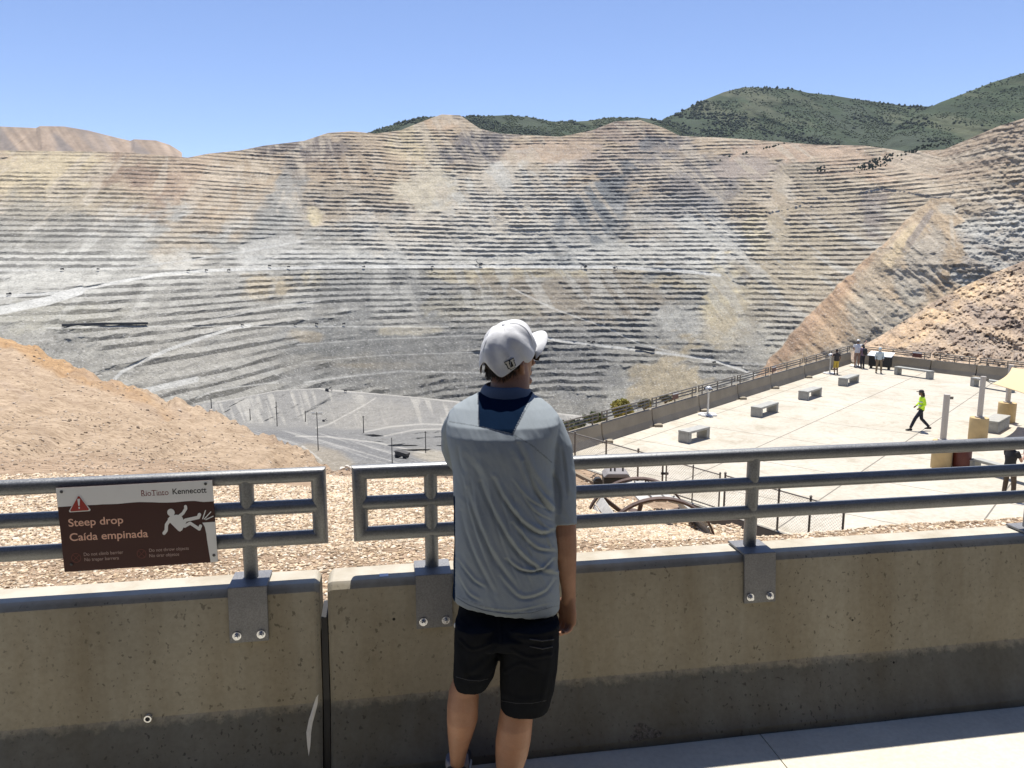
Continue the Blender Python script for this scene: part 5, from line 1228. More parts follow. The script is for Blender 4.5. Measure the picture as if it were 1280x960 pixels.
# brim
rings = []
for i in range(11):
    u_ = i/10; rg = []
    for k_ in range(25):
        v_ = -1 + 2*k_/24; ang = v_*1.12; 
        f_in = .104*math.cos(ang*.92); s_in = .088*math.sin(ang)/math.sin(1.12); ext = .076*math.cos(v_*math.pi/2)**.55
        f_ = f_in + ext*u_; sx = s_in*(1 + .03*u_); z = .004 + .020*(1-abs(v_)**2.0) - .004*u_ - .022*abs(v_)**2*u_
        rg.append(Hc(sx, f_, z))
    rings.append(rg)
mb = MB(); mb.loft(rings, cap=False, closed=False); br_ = mb.build('brim', capm, crown, smooth=True); s_ = br_.modifiers.new('s', 'SOLIDIFY'); s_.thickness = .004
# seams
mb = MB()
for k_ in (5, 16, 27, 38, 48, 58):
    mb.tube([rings_ for rings_ in [V[i*NCAP+k_] + (V[i*NCAP+k_]-hc).normalized()*.0022 for i in range(1, 18)]], .0011, 5)
mb.build('cap_seams', capm, crown, smooth=True)
mb = MB()
for k_ in (44,): 
    p = V[13*NCAP+k_]; mb.tube([p+(p-hc).normalized()*.0005, p+(p-hc).normalized()*.0036], .0022, 10)
mb.build('cap_eyelets', simple('eyelet', (.25,.25,.25), .8), crown)
# block letter on the back right of the cap
emb = simple('emblem_black', (.012,.012,.012), .8); emw = simple('emblem_cream', (.55,.52,.42), .8)
lc = P(638.5, 455.5, 2.80); dirr = (lc-Vector((0,0,CZ))).normalized()
from mathutils.bvhtree import BVHTree
crown_me = crown.evaluated_get(bpy.context.evaluated_depsgraph_get()).to_mesh(); bv = BVHTree.FromPolygons([v.co for v in crown_me.vertices], [tuple(p_.vertices) for p_ in crown_me.polygons])
hit = bv.ray_cast(Vector((0,0,CZ)), dirr); hp, hn = (hit[0], hit[1]) if hit[0] else (lc, Vector((0,-1,0)))
if hn.y > 0: hn = -hn
tiltl = R(24); ex_ = Vector((0,0,1)).cross(-hn)*-1; ex_ = hn.cross(Zv)*-1; ex_.normalize(); ey_ = hn.cross(ex_)*1; 
if ey_.z < 0: ey_ = -ey_
if ex_.x < 0: ex_ = -ex_
ex2 = ex_*math.cos(tiltl) + ey_*math.sin(tiltl); ey2 = -ex_*math.sin(tiltl) + ey_*math.cos(tiltl)
U = [(-9,9),(-2.3,9),(-2.3,5.2),(-3.6,5.2),(-3.6,-2.2),(-1.6,-4.4),(1.6,-4.4),(3.6,-2.2),(3.6,5.2),(2.3,5.2),(2.3,9),(9,9),(9,5.2),(7.6,5.2),(7.6,-4.6),(4.2,-9),(-4.2,-9),(-7.6,-4.6),(-7.6,5.2),(-9,5.2)]
def onto(p2, lift):
    q = hp + ex2*p2[0] + ey2*p2[1] + hn*.02; h = bv.ray_cast(q, -hn); return (h[0] if h[0] else q - hn*.02) + hn*lift
def emblem(scale, lift, m, name, grow):
    pts = []
    for i, (x, y) in enumerate(U): pts.append((x, y))
    c2 = [(x + grow*(1 if x > 0 else -1)*(1 if abs(x) > 5 or y < -5 else -1.0 if abs(x) > 1.6 and abs(x) < 5 and y > -5 and y < 8 and False else 1), y + grow*(1 if y > 0 else -1)) for x, y in pts] if grow else pts
    mb = MB(); f_ = [onto((x*scale, y*scale), lift) for x, y in c2]; b2 = [p - hn*.004 for p in f_]; n = len(f_)
    bm = bmesh.new(); vs = [bm.verts.new(p) for p in f_]; fc = bm.faces.new(vs); bmesh.ops.triangulate(bm, faces=[fc]); me = bpy.data.meshes.new(name); bm.to_mesh(me); bm.free(); return link_mesh(name, me, m, crown)
ES = .00175
def plate(quads, lift, m, name):
    mb = MB()
    for (x0, y0, x1, y1) in quads:
        for i in range(3):
            for j in range(3):
                xa, xb, ya, yb = x0+(x1-x0)*i/3, x0+(x1-x0)*(i+1)/3, y0+(y1-y0)*j/3, y0+(y1-y0)*(j+1)/3
                mb.add([onto((x*ES, y*ES), lift) for x, y in ((xa,ya),(xb,ya),(xb,yb),(xa,yb))], [(0,1,2,3)])
    mb.build(name, m, crown)
plate([(-11,3.6,11,10.6),(-9.6,-7,9.6,3.6),(-6.5,-10.6,6.5,-7)], .0030, emb, 'emblem_backing')
plate([(-9.6,5.6,-1.9,9.2),(1.9,5.6,9.6,9.2),(-7.8,-5.4,-3.5,5.6),(3.5,-5.4,7.8,5.6),(-5.6,-9.2,5.6,-5.4)], .0046, emw, 'emblem_letter')
# sunglasses
glm = simple('lens_black', (.006,.006,.007), .12)
mb = MB()
for s_ in (-1, 1):
    mb.prism([(-.030,-.018),(-.012,-.024),(.018,-.022),(.029,-.006),(.028,.016),(-.028,.018)], sid + fwd*(-.35*s_), Zv, H_(s_*.034, .108, .006), fwd*.004)
    mb.bar(H_(s_*.064,.094,.014), H_(s_*.082,-.012,.020), .004, .010)
mb.bar(H_(-.01,.114,.012), H_(.01,.114,.012), .004, .004)
mfix(mb.build('sunglasses', glm, man, bevel=.001))

# ---- polo shirt
mb = MB()
def tilt(rw, z): return (rw[0], rw[1] + Vector((0, 0, -z)), rw[2], rw[3])
sh = [tilt(rowp(566, 699, 751, 2.69, .138, 2.4), .024), tilt(rowp(566, 700, 741, 2.69, .136, 2.4), .020), rowp(566.5, 699, 720, 2.70, .132, 2.4), rowp(567, 697.5, 700, 2.708, .128, 2.5), rowp(568, 696, 670, 2.718, .126, 2.4), rowp(567.5, 694, 640, 2.73, .126, 2.4),
      rowp(567, 692, 610, 2.742, .127, 2.4), rowp(565, 692, 580, 2.755, .129, 2.4), rowp(560, 694, 555, 2.766, .131, 2.4), rowp(557.5, 697, 541, 2.775, .132, 2.3), rowp(558, 700, 528, 2.785, .120, 2.3), rowp(561, 699, 519, 2.805, .108, 2.2), rowp(567, 690, 508, 2.83, .094, 2.1), rowp(581, 678, 499, 2.852, .076, 2.0), rowp(594, 668, 493, 2.866, .062, 2.0), rowp(600, 666, 489, 2.872, .056, 2.0)]
tube_rings(mb, sh, 40)
# sleeves
limb(mb, [P(668, 522, 2.82), P(685, 536, 2.81), P(694, 560, 2.80), P(698, 590, 2.785), P(699.5, 618, 2.768), P(700.5, 640, 2.752), P(701, 655, 2.742)], [.060,.064,.064,.062,.061,.0605,.0605], 24, .95)
limb(mb, [P(592, 518, 2.82), P(577, 525, 2.845), P(569, 540, 2.90), P(568, 560, 2.955), P(572, 573, 2.995), P(577, 578, 3.02)], [.056,.058,.056,.052,.050,.049], 24, .95)
folds = [([(583,612),(592,640),(604,672),(622,705),(648,738)], 3.6, .0085), ([(600,604),(612,632),(626,660),(646,690),(672,712),(694,718)], 3.2, .0100), ([(617,600),(630,625),(650,652),(675,668),(694,664)], 3.2, .0115),
         ([(576,640),(584,672),(598,706),(618,742)], 3.0, .006), ([(633,700),(652,714),(676,714),(692,700)], 2.2, .009), ([(572,700),(590,725),(606,735)], 2.2, .006), ([(570,715),(584,742),(600,752)], 2.2, .005),
         ([(655,580),(668,610),(682,632),(690,640)], 3.0, .012), ([(648,556),(660,585),(676,612),(686,622)], 4.0, .008), ([(625,722),(650,748),(680,742),(695,725)], 2.6, .005), ([(590,578),(600,600),(612,640)], 5, .005), ([(640,570),(655,600),(672,625)], 5, .004),
         ([(690,590),(698,610),(699,640)], 2.5, .005), ([(702,560),(706,590),(708,620)], 2.2, .004), ([(602,760),(640,765),(690,755)], 1.5, .003), ([(640,655),(668,685),(694,690)], 2.4, .007), ([(572,560),(574,575),(580,590)], 3, .004)]
def curve(pts, n=5):
    q = [pts[0]] + list(pts) + [pts[-1]]; out = []
    for i in range(1, len(q)-2):
        for k_ in range(n):
            u_ = k_/n; a, b_, c, d = [np.array(q[i+j], float) for j in (-1, 0, 1, 2)]
            out.append(tuple(.5*((2*b_) + (c-a)*u_ + (2*a-5*b_+4*c-d)*u_**2 + (3*b_-a-3*c+d)*u_**3)))
    return out + [tuple(pts[-1])]
folds = [(curve(p_), w_, a_) for p_, w_, a_ in folds] + [(curve([(x, 596+(x-575)*.1), (x+8, 640), (x+24, 690), (x+44, 735)]), 1.8, .0028) for x in (578, 588, 607, 622, 637)] + [(curve([(640+k_*9, 600+k_*14), (662+k_*6, 626+k_*14), (692, 640+k_*12)]), 1.6, .0032) for k_ in (0, 1, 2, 4, 6)]
def shirtfn(co, no):
    px, py = pxpy(co); back = sstep(.1, -.3, no[:, 1])
    d = np.zeros(len(co))
    for pts, w, amp in folds:
        best = np.full(len(co), 1e9); sg = np.zeros(len(co)); tt_ = np.zeros(len(co))
        for i in range(len(pts)-1):
            (x0, y0), (x1, y1) = pts[i], pts[i+1]; L2 = (x1-x0)**2+(y1-y0)**2; t = np.clip(((px-x0)*(x1-x0)+(py-y0)*(y1-y0))/L2, 0, 1); dd = np.hypot(px-x0-t*(x1-x0), py-y0-t*(y1-y0))
            s2 = np.sign((px-x0)*(y1-y0)-(py-y0)*(x1-x0)); m_ = dd < best; best = np.where(m_, dd, best); sg = np.where(m_, s2, sg); tt_ = np.where(m_, (i+t)/(len(pts)-1), tt_)
        env = np.sin(np.pi*np.clip(tt_, .03, .97))**.6; x = best*sg/(w*.8)
        d += amp*env*(-np.exp(-(x)**2) + .75*np.exp(-((x-2.0)/1.3)**2))*(best < 6*w)
    d = .95*d*back + .0030*fbm(co[:, 0]*22+co[:, 2]*9, co[:, 2]*7-co[:, 0]*5, 421, 3)
    d += .0016*fbm(co[:, 0]*60+co[:, 2]*30, co[:, 2]*24, 423, 2) + .005*back*(.28-np.abs(fbm((px*.8-py*.55)/14, (px*.55+py*.8)/70, 425, 2)))*sstep(540, 620, py)
    # yoke seam, sleeve hem, bottom hem
    return co + no*d[:, None]
NAVY = np.array((.005,.014,.034)); SG = np.array((.315,.35,.365))
def shirtcol(co, no):
    px, py = pxpy(co); c = np.broadcast_to(SG, (len(co), 3)).copy()
    left = np.interp(py, [488, 534], [597, 598.5]); right = np.interp(py, [488, 505, 542], [668, 659, 641]); bot = np.interp(px, [597, 641], [532.5, 543])
    m_ = (px > left) & (px < right) & (py < bot) & (co[:, 1] < 2.87); c[m_] = NAVY
    seam = np.zeros(len(co), bool)
    for pts in ([(562,527),(598,533),(641,543),(664,556),(690,578)], [(598,490),(598.5,533)], [(664,500),(641,543)]):
        for i in range(len(pts)-1):
            (x0, y0), (x1, y1) = pts[i], pts[i+1]; L2 = (x1-x0)**2+(y1-y0)**2; t = np.clip(((px-x0)*(x1-x0)+(py-y0)*(y1-y0))/L2, 0, 1)
            seam |= np.hypot(px-x0-t*(x1-x0), py-y0-t*(y1-y0)) < .55
    c[seam & (no[:, 1] < .2)] *= .55
    side = (px < 569) & (py > 620) & (no[:, 0] < -.8); c[side] = NAVY*1.2  # left flank coloured dark to stand for its shading
    hem = (np.abs(py-np.interp(px, [567, 600, 640, 700], [742, 757, 766, 757])) < .5); c[hem] *= .8
    return c
shm, nt, b = new_mat('polo_knit'); at = N(nt, 'Attribute', attribute_name='tint'); n1 = noise_node(nt, 700, 2, .5); n2 = noise_node(nt, 9, 4, .6)
c = mix(nt, at.outputs['Color'], ramp(nt, n1.outputs[0], [(.3, (.82,)*3), (.7, (1,)*3)]).outputs[0], 1, 'MULTIPLY'); c = mix(nt, c, ramp(nt, n2.outputs[0], [(.3, (.90,)*3), (.7, (1,)*3)]).outputs[0], 1, 'MULTIPLY')
nt.links.new(c, b.inputs['Base Color']); b.inputs['Roughness'].default_value = 1.0; b.inputs['Specular IOR Level'].default_value = .02; bump(nt, b, n1.outputs[0], .3, .001)
shirt = mfix(remesh(mb.v, mb.f, 'polo_shirt', .0042, shm, man, 2, shirtfn, shirtcol))
# collar: a folded band round the neck
mb = MB(); rings = []
cc0 = (P(632, 487, 2.875)); 
for k_ in range(41):
    t = math.pi*(-.5) + (k_/40-.5)*2*math.pi*.86; ct, st = math.cos(t), math.sin(t)
    rr0, rr1 = (.074, .060), (.105, .080); zt = .022 + .004*st; 
    top_ = cc0 + Vector((rr0[0]*ct, rr0[1]*st, zt)); out_ = cc0 + Vector((rr1[0]*ct+.004, rr1[1]*st-.006, -.026-.010*(st < 0)*abs(st) - .006*ct)); mid2 = top_.lerp(out_, .5) + Vector((ct*.006, st*.006, .004))
    inn = cc0 + Vector((rr0[0]*.93*ct, rr0[1]*.93*st, -.01))
    rings.append([inn, top_ - Vector((ct*.002, st*.002, -.001)), top_ + Vector((ct*.004, st*.004, -.001)), mid2, out_, out_ - Vector((ct*.006, st*.006, .001)), mid2 - Vector((ct*.008, st*.008, .004)), inn + Vector((ct*.003, st*.003, 0))])
mb.loft(rings, cap=True); colm = simple('collar_grey_blue', (.085,.11,.15), .85, var=.08, scale=300); co_ = mb.build('collar', colm, man, smooth=True); mfix(co_); s_ = co_.modifiers.new('b', 'SUBSURF'); s_.levels = s_.render_levels = 1
# ---- shorts
mb = MB()
hip = [rowp(580, 688, 730, 2.69, .085, 2.5), rowp(574, 694, 756, 2.675, .100, 2.5), rowp(568.5, 699, 785, 2.625, .118, 2.4), rowp(569, 699, 800, 2.615, .105, 2.4)]
tube_rings(mb, hip, 32)
tube_rings(mb, [rowp(569, 627, 775, 2.615, .105, 2.2), rowp(567.5, 625, 800, 2.61, .100, 2.2), rowp(567, 622, 825, 2.605, .094, 2.2), rowp(566.5, 618, 842, 2.605, .088, 2.2), rowp(567.5, 610, 854, 2.605, .080, 2.2)], 28)
tube_rings(mb, [rowp(626, 699, 775, 2.615, .105, 2.2), rowp(625, 699, 805, 2.61, .102, 2.2), rowp(624.5, 697, 835, 2.61, .096, 2.2), rowp(624.5, 693, 860, 2.61, .090, 2.2), rowp(625.5, 686, 883, 2.61, .084, 2.2)], 28)
sf = [([(575,800),(590,812),(612,806)], 1.6, .006), ([(640,812),(662,822),(688,818)], 1.8, .005), ([(632,840),(650,830),(670,836)], 2.0, .004), ([(640,792),(668,784),(690,772)], 2.5, .007), ([(640,795),(660,800),(690,798)], 2.2, .005), ([(655,775),(668,770),(680,765)], 2, .004), ([(618,812),(606,828),(590,840)], 3, .006), ([(620,828),(606,846),(588,850)], 2.4, .005), ([(575,775),(590,786),(612,790)], 3, .005), ([(630,868),(650,876),(680,872)], 3, .003), ([(690,800),(686,840),(676,878)], 3, .006), ([(572,790),(573,820),(580,842)], 3.5, .004), ([(623,770),(625,784),(626,800)], 1.6, .006)]
sf = [(curve(p_), w_, a_) for p_, w_, a_ in sf]
def shortfn(co, no):
    px, py = pxpy(co); d = .003*fbm(co[:, 0]*26, co[:, 2]*14, 431, 3)
    back = sstep(.1, -.3, no[:, 1])
    for pts, w, amp in sf:
        best = np.full(len(co), 1e9)
        for i in range(len(pts)-1):
            (x0, y0), (x1, y1) = pts[i], pts[i+1]; L2 = (x1-x0)**2+(y1-y0)**2; t = np.clip(((px-x0)*(x1-x0)+(py-y0)*(y1-y0))/L2, 0, 1); best = np.minimum(best, np.hypot(px-x0-t*(x1-x0), py-y0-t*(y1-y0)))
        d += .55*back*amp*(np.exp(-(best/w)**2) - .5*np.exp(-((best-2*w)/w)**2))
    # hems tilt: keep bottom edge
    return co + no*d[:, None]
shortm = simple('shorts_black', (.0095,.0105,.0125), 1.0, var=.2, scale=14, spec=.08)
shorts = mfix(remesh(mb.v, mb.f, 'shorts', .0045, shortm, man, 1, shortfn))
# pocket welt, hem stitch lines
def skin_strip(pts, r_, m, name, par, depthY=2.5):
    me_ = par.data; bv2 = BVHTree.FromPolygons([v.co for v in me_.vertices], [tuple(p_.vertices) for p_ in me_.polygons]); o0 = Vector((0,0,CZ)); out = []
    for i in range(len(pts)-1):
        for s_ in range(6):
            x = pts[i][0]+(pts[i+1][0]-pts[i][0])*s_/6; y = pts[i][1]+(pts[i+1][1]-pts[i][1])*s_/6; dr_ = (P(x, y, 2.6)-o0).normalized(); h = bv2.ray_cast(o0, dr_)
            if h[0]: out.append(h[0] - dr_*r_*.4)
    if len(out) < 2: return
    mb = MB(); mb.tube(out, r_, 6); mb.build(name, m, par, smooth=True)
seamm = simple('shorts_seam', (.030,.031,.034), .8)
skin_strip([(662,799),(678,801),(695,799)], .0022, seamm, 'pocket_welt', shorts); skin_strip([(662,808),(678,811),(693,808)], .0022, seamm, 'pocket_welt', shorts)
skin_strip([(570,846),(585,850),(600,851),(612,848)], .0012, seamm, 'hem_stitching', shorts); skin_strip([(627,876),(645,879),(665,879),(686,875)], .0012, seamm, 'hem_stitching', shorts)
seam2 = simple('shirt_stitch', (.15,.17,.19), .9)
skin_strip([(569,746),(585,756),(605,763),(635,768),(665,766),(696,757)], .0010, seam2, 'hem_stitching', shirt)
skin_strip([(598,491),(598.5,533),(641,543),(659,507)], .0010, simple('navy_piping', (.02,.03,.055), .8), 'panel_piping', shirt)
# shoes with white soles and grey socks
M_SHOE = simple('shoe_dark', (.03,.03,.034), .6, var=.3, scale=60); M_SHOEW = simple('shoe_white', (.62,.62,.60), .55); M_SOCK = simple('sock_grey', (.20,.20,.23), .9)
for a_, nm in ((aL, 'left'), (aR, 'right')):
    g = Vector((a_.x, a_.y, 0)); mb = MB(); rows = []
    for y, w, h, zc in [(-.085,.018,.030,.055),(-.075,.036,.045,.06),(-.045,.042,.052,.062),(0,.043,.050,.06),(.06,.045,.040,.052),(.12,.048,.030,.042),(.165,.042,.022,.036),(.19,.022,.014,.030)]:
        rows.append((g+Vector((0,y,zc)), Vector((w,0,0)), Vector((0,0,h)), 2.4))
    tube_rings(mb, rows, 20); so = mfix(remesh(mb.v, mb.f, 'shoe', .005, M_SHOE, man, 1))
    mb = MB(); rows = []
    for y, w in [(-.095,.02),(-.085,.038),(-.04,.046),(.04,.047),(.12,.051),(.17,.045),(.2,.022)]:
        rows.append((g+Vector((0,y,.016)), Vector((w,0,0)), Vector((0,0,.016)), 4))
    tube_rings(mb, rows, 20); mb.build('sole', M_SHOEW, so, smooth=True)
    mb = MB(); limb(mb, [g+Vector((-.012,-.078,.035)), g+Vector((-.02,-.080,.075)), g+Vector((-.018,-.068,.11))], [.014,.016,.010], 10); mb.build('heel_tab', M_SHOEW, so, smooth=True)
    mb = MB(); limb(mb, [g+Vector((0,-.006,.085)), g+Vector((0,-.008,.12))], [.046,.043], 20); mfix(mb.build('sock', M_SOCK, man, smooth=True))
# small white tag at the hip
mb = MB(); q = P(569.5, 782, 2.60); ball(mb, q, (.006,.006,.011), 8); mfix(mb.build('key_fob', M_SHOEW, man, smooth=True))
# ================================================================ FAR MACHINES, POLES
def on(sheet, px, py):
    SX, SY, X0, Y0, Z0_ = sheet; c_ = int(np.argmin(np.abs(SX[SX.shape[0]//2]-px))); lo, hi = max(0, c_-40), min(SX.shape[1], c_+41)
    d = (SX[:, lo:hi]-px)**2+(SY[:, lo:hi]-py)**2; k_ = np.unravel_index(np.argmin(d), d.shape); return Vector((X0[:, lo:hi][k_], Y0[:, lo:hi][k_], Z0_[:, lo:hi][k_]))
M_YEL = simple('truck_body_grey', (.04,.035,.028), .6); M_TYRE = simple('tyre', (.012,.012,.012), .8); M_WHT = simple('machine_white', (.55,.54,.50), .5); M_MACH = simple('machine_dark', (.035,.033,.032), .6)
def haul_truck(name, label, loc, rz, s=1.0, grp='haul trucks on the mine roads'):
    r = thing(name, label, 'truck', loc, rz, grp); r.scale = (s, s, s)
    mb = MB(); mb.prism([(-4.6,2.6),(3.4,2.2),(5.2,3.4),(5.6,5.4),(6.6,5.6),(6.6,5.9),(2.6,5.9),(-4.9,4.4)], (1,0,0), (0,0,1), (0,-2.9,0), (0,5.8,0)); mb.build('dump_bed', M_YEL, r, bevel=.08)
    mb = MB(); mb.box((0,0,2.0), (9.2,2.2,1.0)); mb.box((5.2,0,2.2), (1.8,4.6,1.5)); mb.build('chassis', M_MACH, r)
    mb = MB(); mb.box((4.7,1.2,3.9), (1.5,1.7,1.6)); mb.build('cab', M_WHT, r, bevel=.08)
    for x, y in ((3.9,2.3),(3.9,-2.3),(-2.6,2.2),(-2.6,-2.2)):
        mb = MB(); mb.tube([(x,y-.6,1.45),(x,y+.6,1.45)], 1.45, 18); mb.build('wheel', M_TYRE, r, auto=True)
    return r
ht = haul_truck('haul_truck', 'large dark haul truck on the grey haul road behind the railing', on(valS, 503.5, 573), R(160), .82)
spots = [(valS,433,489.5,.62,'small haul truck on the pale edge of the dump face'),(pitS,80,338,.9,'haul truck on the left grey road, leftmost of the row'),(pitS,125,337.5,.7,'small haul truck right of the leftmost one on the upper left road'),(pitS,237,339.5,.9,'haul truck where the bright left road meets the upper road'),
 (pitS,260,339,.9,'haul truck second from the left of the trio on the bright road'),(pitS,287,339,1,'haul truck third in the trio on the bright road'),(pitS,338,333.5,1,'haul truck at the pale grey slope left of the drill rigs'),(pitS,362,335,1,'haul truck just right of the pale grey slope'),
 (pitS,305,407.5,.8,'haul truck at the top of the white ramp road'),(pitS,370,406.5,.9,'haul truck right of the white ramp on the middle bench'),(pitS,397,406,1,'haul truck left of the closest pair on the middle bench'),(pitS,430,406,1,'haul truck at the right end of the middle bench row'),
 (pitS,736,428,1.1,'left one of two haul trucks on the ramp right of the man\'s cap'),(pitS,741,428.5,1.1,'right one of two haul trucks on the ramp right of the man\'s cap'),(pitS,765,432,.7,'small truck on the ramp between the pair and the dark shed'),(pitS,891,454,1.1,'haul truck on the ramp above the beige dump face')]
for i, (sh_, x, y, s, lab) in enumerate(spots):
    c = copy_tree(ht); c.location = on(sh_, x, y) + Vector((0, -8, 1.5)); c.rotation_euler = (0, 0, R(10 if i % 2 else 175)); c.scale = (s*.8,)*3; c['label'] = lab
def shovel(loc, rz, s, label):
    r = thing('mining_shovel', label, 'shovel', loc, rz, 'mining shovels in the pit'); r.scale = (s, s, s)
    mb = MB(); mb.box((0,2.4,1), (8,2,2)); mb.box((0,-2.4,1), (8,2,2)); mb.build('tracks', M_MACH, r)
    mb = MB(); mb.box((-2,0,4.5), (9,7,4.5)); mb.box((-3,0,7.4), (5,5,1.4)); mb.build('house', M_MACH, r, bevel=.1)
    mb = MB(); mb.box((2.2,2.6,7.6), (2,1.8,2)); mb.build('cab', M_WHT, r, bevel=.1)
    mb = MB(); mb.bar((2,0,3.5),(12,0,12.5),1.2,1.6); mb.bar((5,0,7),(12,0,3),.8,1.0); mb.bar((-1,0,9),(12,0,12.5),.25,.25); mb.build('boom', M_MACH, r)
    mb = MB(); mb.prism([(11,.5),(14,1.2),(14,4.2),(11.5,4)], (1,0,0), (0,0,1), (0,-1.6,0), (0,3.2,0)); mb.build('bucket', M_MACH, r)
shovel(on(valS, 409, 489)+Vector((0,0,0)), R(15), .62, 'mining shovel at the left end of the pale dump edge')
shovel(on(pitS, 600, 332)+Vector((0,-9,0)), R(170), 1.25, 'mining shovel on the white bench above the man\'s cap')
shovel(on(pitS, 731, 335)+Vector((0,-9,0)), R(170), 1.1, 'mining shovel on the white bench right of the man\'s head')
shovel(on(pitS, 768, 336)+Vector((0,-9,0)), R(12), .8, 'smaller mining shovel at the right part of the white bench')
shovel(on(valS, 405, 527), R(20), .36, 'small dark loading machine between the power poles')
def drill(loc, h, label):
    r = thing('drill_rig', label, 'drill rig', loc, 0, 'drill rigs on the white bench')
    mb = MB(); mb.box((0,0,2), (9,5,3)); mb.box((2.5,0,4.2), (3,3,2)); mb.build('carrier', M_MACH, r)
    mb = MB(); [mb.bar((sx,sy,2),(sx,sy,h),.45,.45) for sx in (-.8,.8) for sy in (-.8,.8)]; [mb.box((0,0,z), (2,2,.3)) for z in np.arange(3, h, 3)]; mb.build('mast', M_MACH, r)
drill(on(pitS, 455, 334)+Vector((0,-9,0)), 20, 'shorter drill rig on the left of the white bench')
drill(on(pitS, 541, 334)+Vector((0,-9,0)), 29, 'tall drill rig in the middle of the white bench')
drill(on(pitS, 15, 368)+Vector((0,-9,0)), 22, 'drill rig beside the wide white road at the far left')
# dark covered conveyor on the left bench, dark shed on the right ramp
def tophit(px, py, dy=-6): return on(pitS, px, py) + Vector((0, dy, 1))
p0, p1, p2 = tophit(80, 409), tophit(135, 406.5), tophit(186, 406); r = thing('conveyor', 'long dark covered conveyor lying on the left bench', 'conveyor', p0)
for i, (a_, c_, h_) in enumerate(((p0, p1, 5), (p1, p2, 4.5))):
    mb = MB(); mb.bar(a_+up*h_*.6, c_+up*h_*.6, 6, h_); o = mb.build('gallery', M_MACH); bchild(r, o)
mb = MB(); [mb.box(p0.lerp(p2, t)+up*.2, (.8,.8,3)) for t in np.linspace(.02, .98, 9)]; o = mb.build('trestles', M_MACH); bchild(r, o)
a_, c_ = tophit(794, 436.5), tophit(817, 440); mb = MB(); mb.bar(a_+up*4, c_+up*4, 8, 7); mb.bar(a_+up*8.2, c_+up*8.2, 9, 1.6); tag(mb.build('dark_shed', M_MACH), 'long dark shed beside the ramp above the beige dump face', 'shed')
# power and light poles in the valley
M_POLE = simple('pole_wood', (.045,.04,.035), .8)
def pole(px, pb, pt_, label, arm=0, lights=False, grp='power poles in the valley'):
    b_ = on(valS, px, pb); a, e = ae(px, pt_); h = CZ + e*b_.y - b_.z; r = thing('power_pole', label, 'pole', b_, 0, grp)
    mb = MB(); mb.tube([(0,0,-1),(0,0,h)], [b_.y*.00065, b_.y*.0005], 8); mb.build('shaft', M_POLE, r)
    if arm: mb = MB(); mb.box((0,0,h*.95), (arm,b_.y*.0007,b_.y*.0007)); mb.build('crossarm', M_POLE, r)
    if lights:
        mb = MB(); [mb.box((x*arm*.5, -.2, h*.98+.2), (arm*.16, .5, .5)) for x in (-1,-.6,.5,.95)]; mb.build('floodlights', M_WHT, r)
pole(398.2, 563, 515, 'tall pole with a floodlight crossarm at the foot of the tan hill', 7, True)
pole(382, 527, 514, 'short thin pole left of the floodlight pole', 1.5)
pole(454.6, 541, 520, 'pole at the scalloped berm in the valley', 2)
pole(490, 580, 547, 'pole on the near edge of the haul road left of the dark truck', 0)
pole(532, 566, 539, 'thin pole by the man\'s left elbow', 1.5)
pole(346.5, 533, 502, 'pole rising from behind the tan hill crest', 1.5)
pole(312.8, 525, 511, 'small pole behind the tan hill left of the taller one', 1)
pole(264, 510, 498, 'small leftmost pole behind the tan hill', 1)
# pale boulders on the crest in the rail gap
for i, (x, y, w, lab) in enumerate([(428,585.5,7,'leftmost pale boulder on the crest in the railing gap'),(434,583,6,'upper pale boulder in the middle of the crest pile'),(440,585,7,'rightmost pale boulder on the crest next to the railing end'),(434,587,5,'small front boulder of the crest pile')]):
    p = P(x, y, 25.2); s = w/F*25/2; mb = MB(); ball(mb, (0,0,0), (s*1.15, s, s*.62), 7); o = mb.build('boulder', simple('pale_boulder', (.62,.58,.50), .9, var=.3, scale=5, bmp=.5, bdist=.05)); o.location = p
    for v in o.data.vertices: v.co *= 1+.35*math.sin(v.co.x*31+i*2)*math.cos(v.co.y*27+v.co.z*23)
    tag(o, lab, 'boulder', 'pale boulders on the crest')

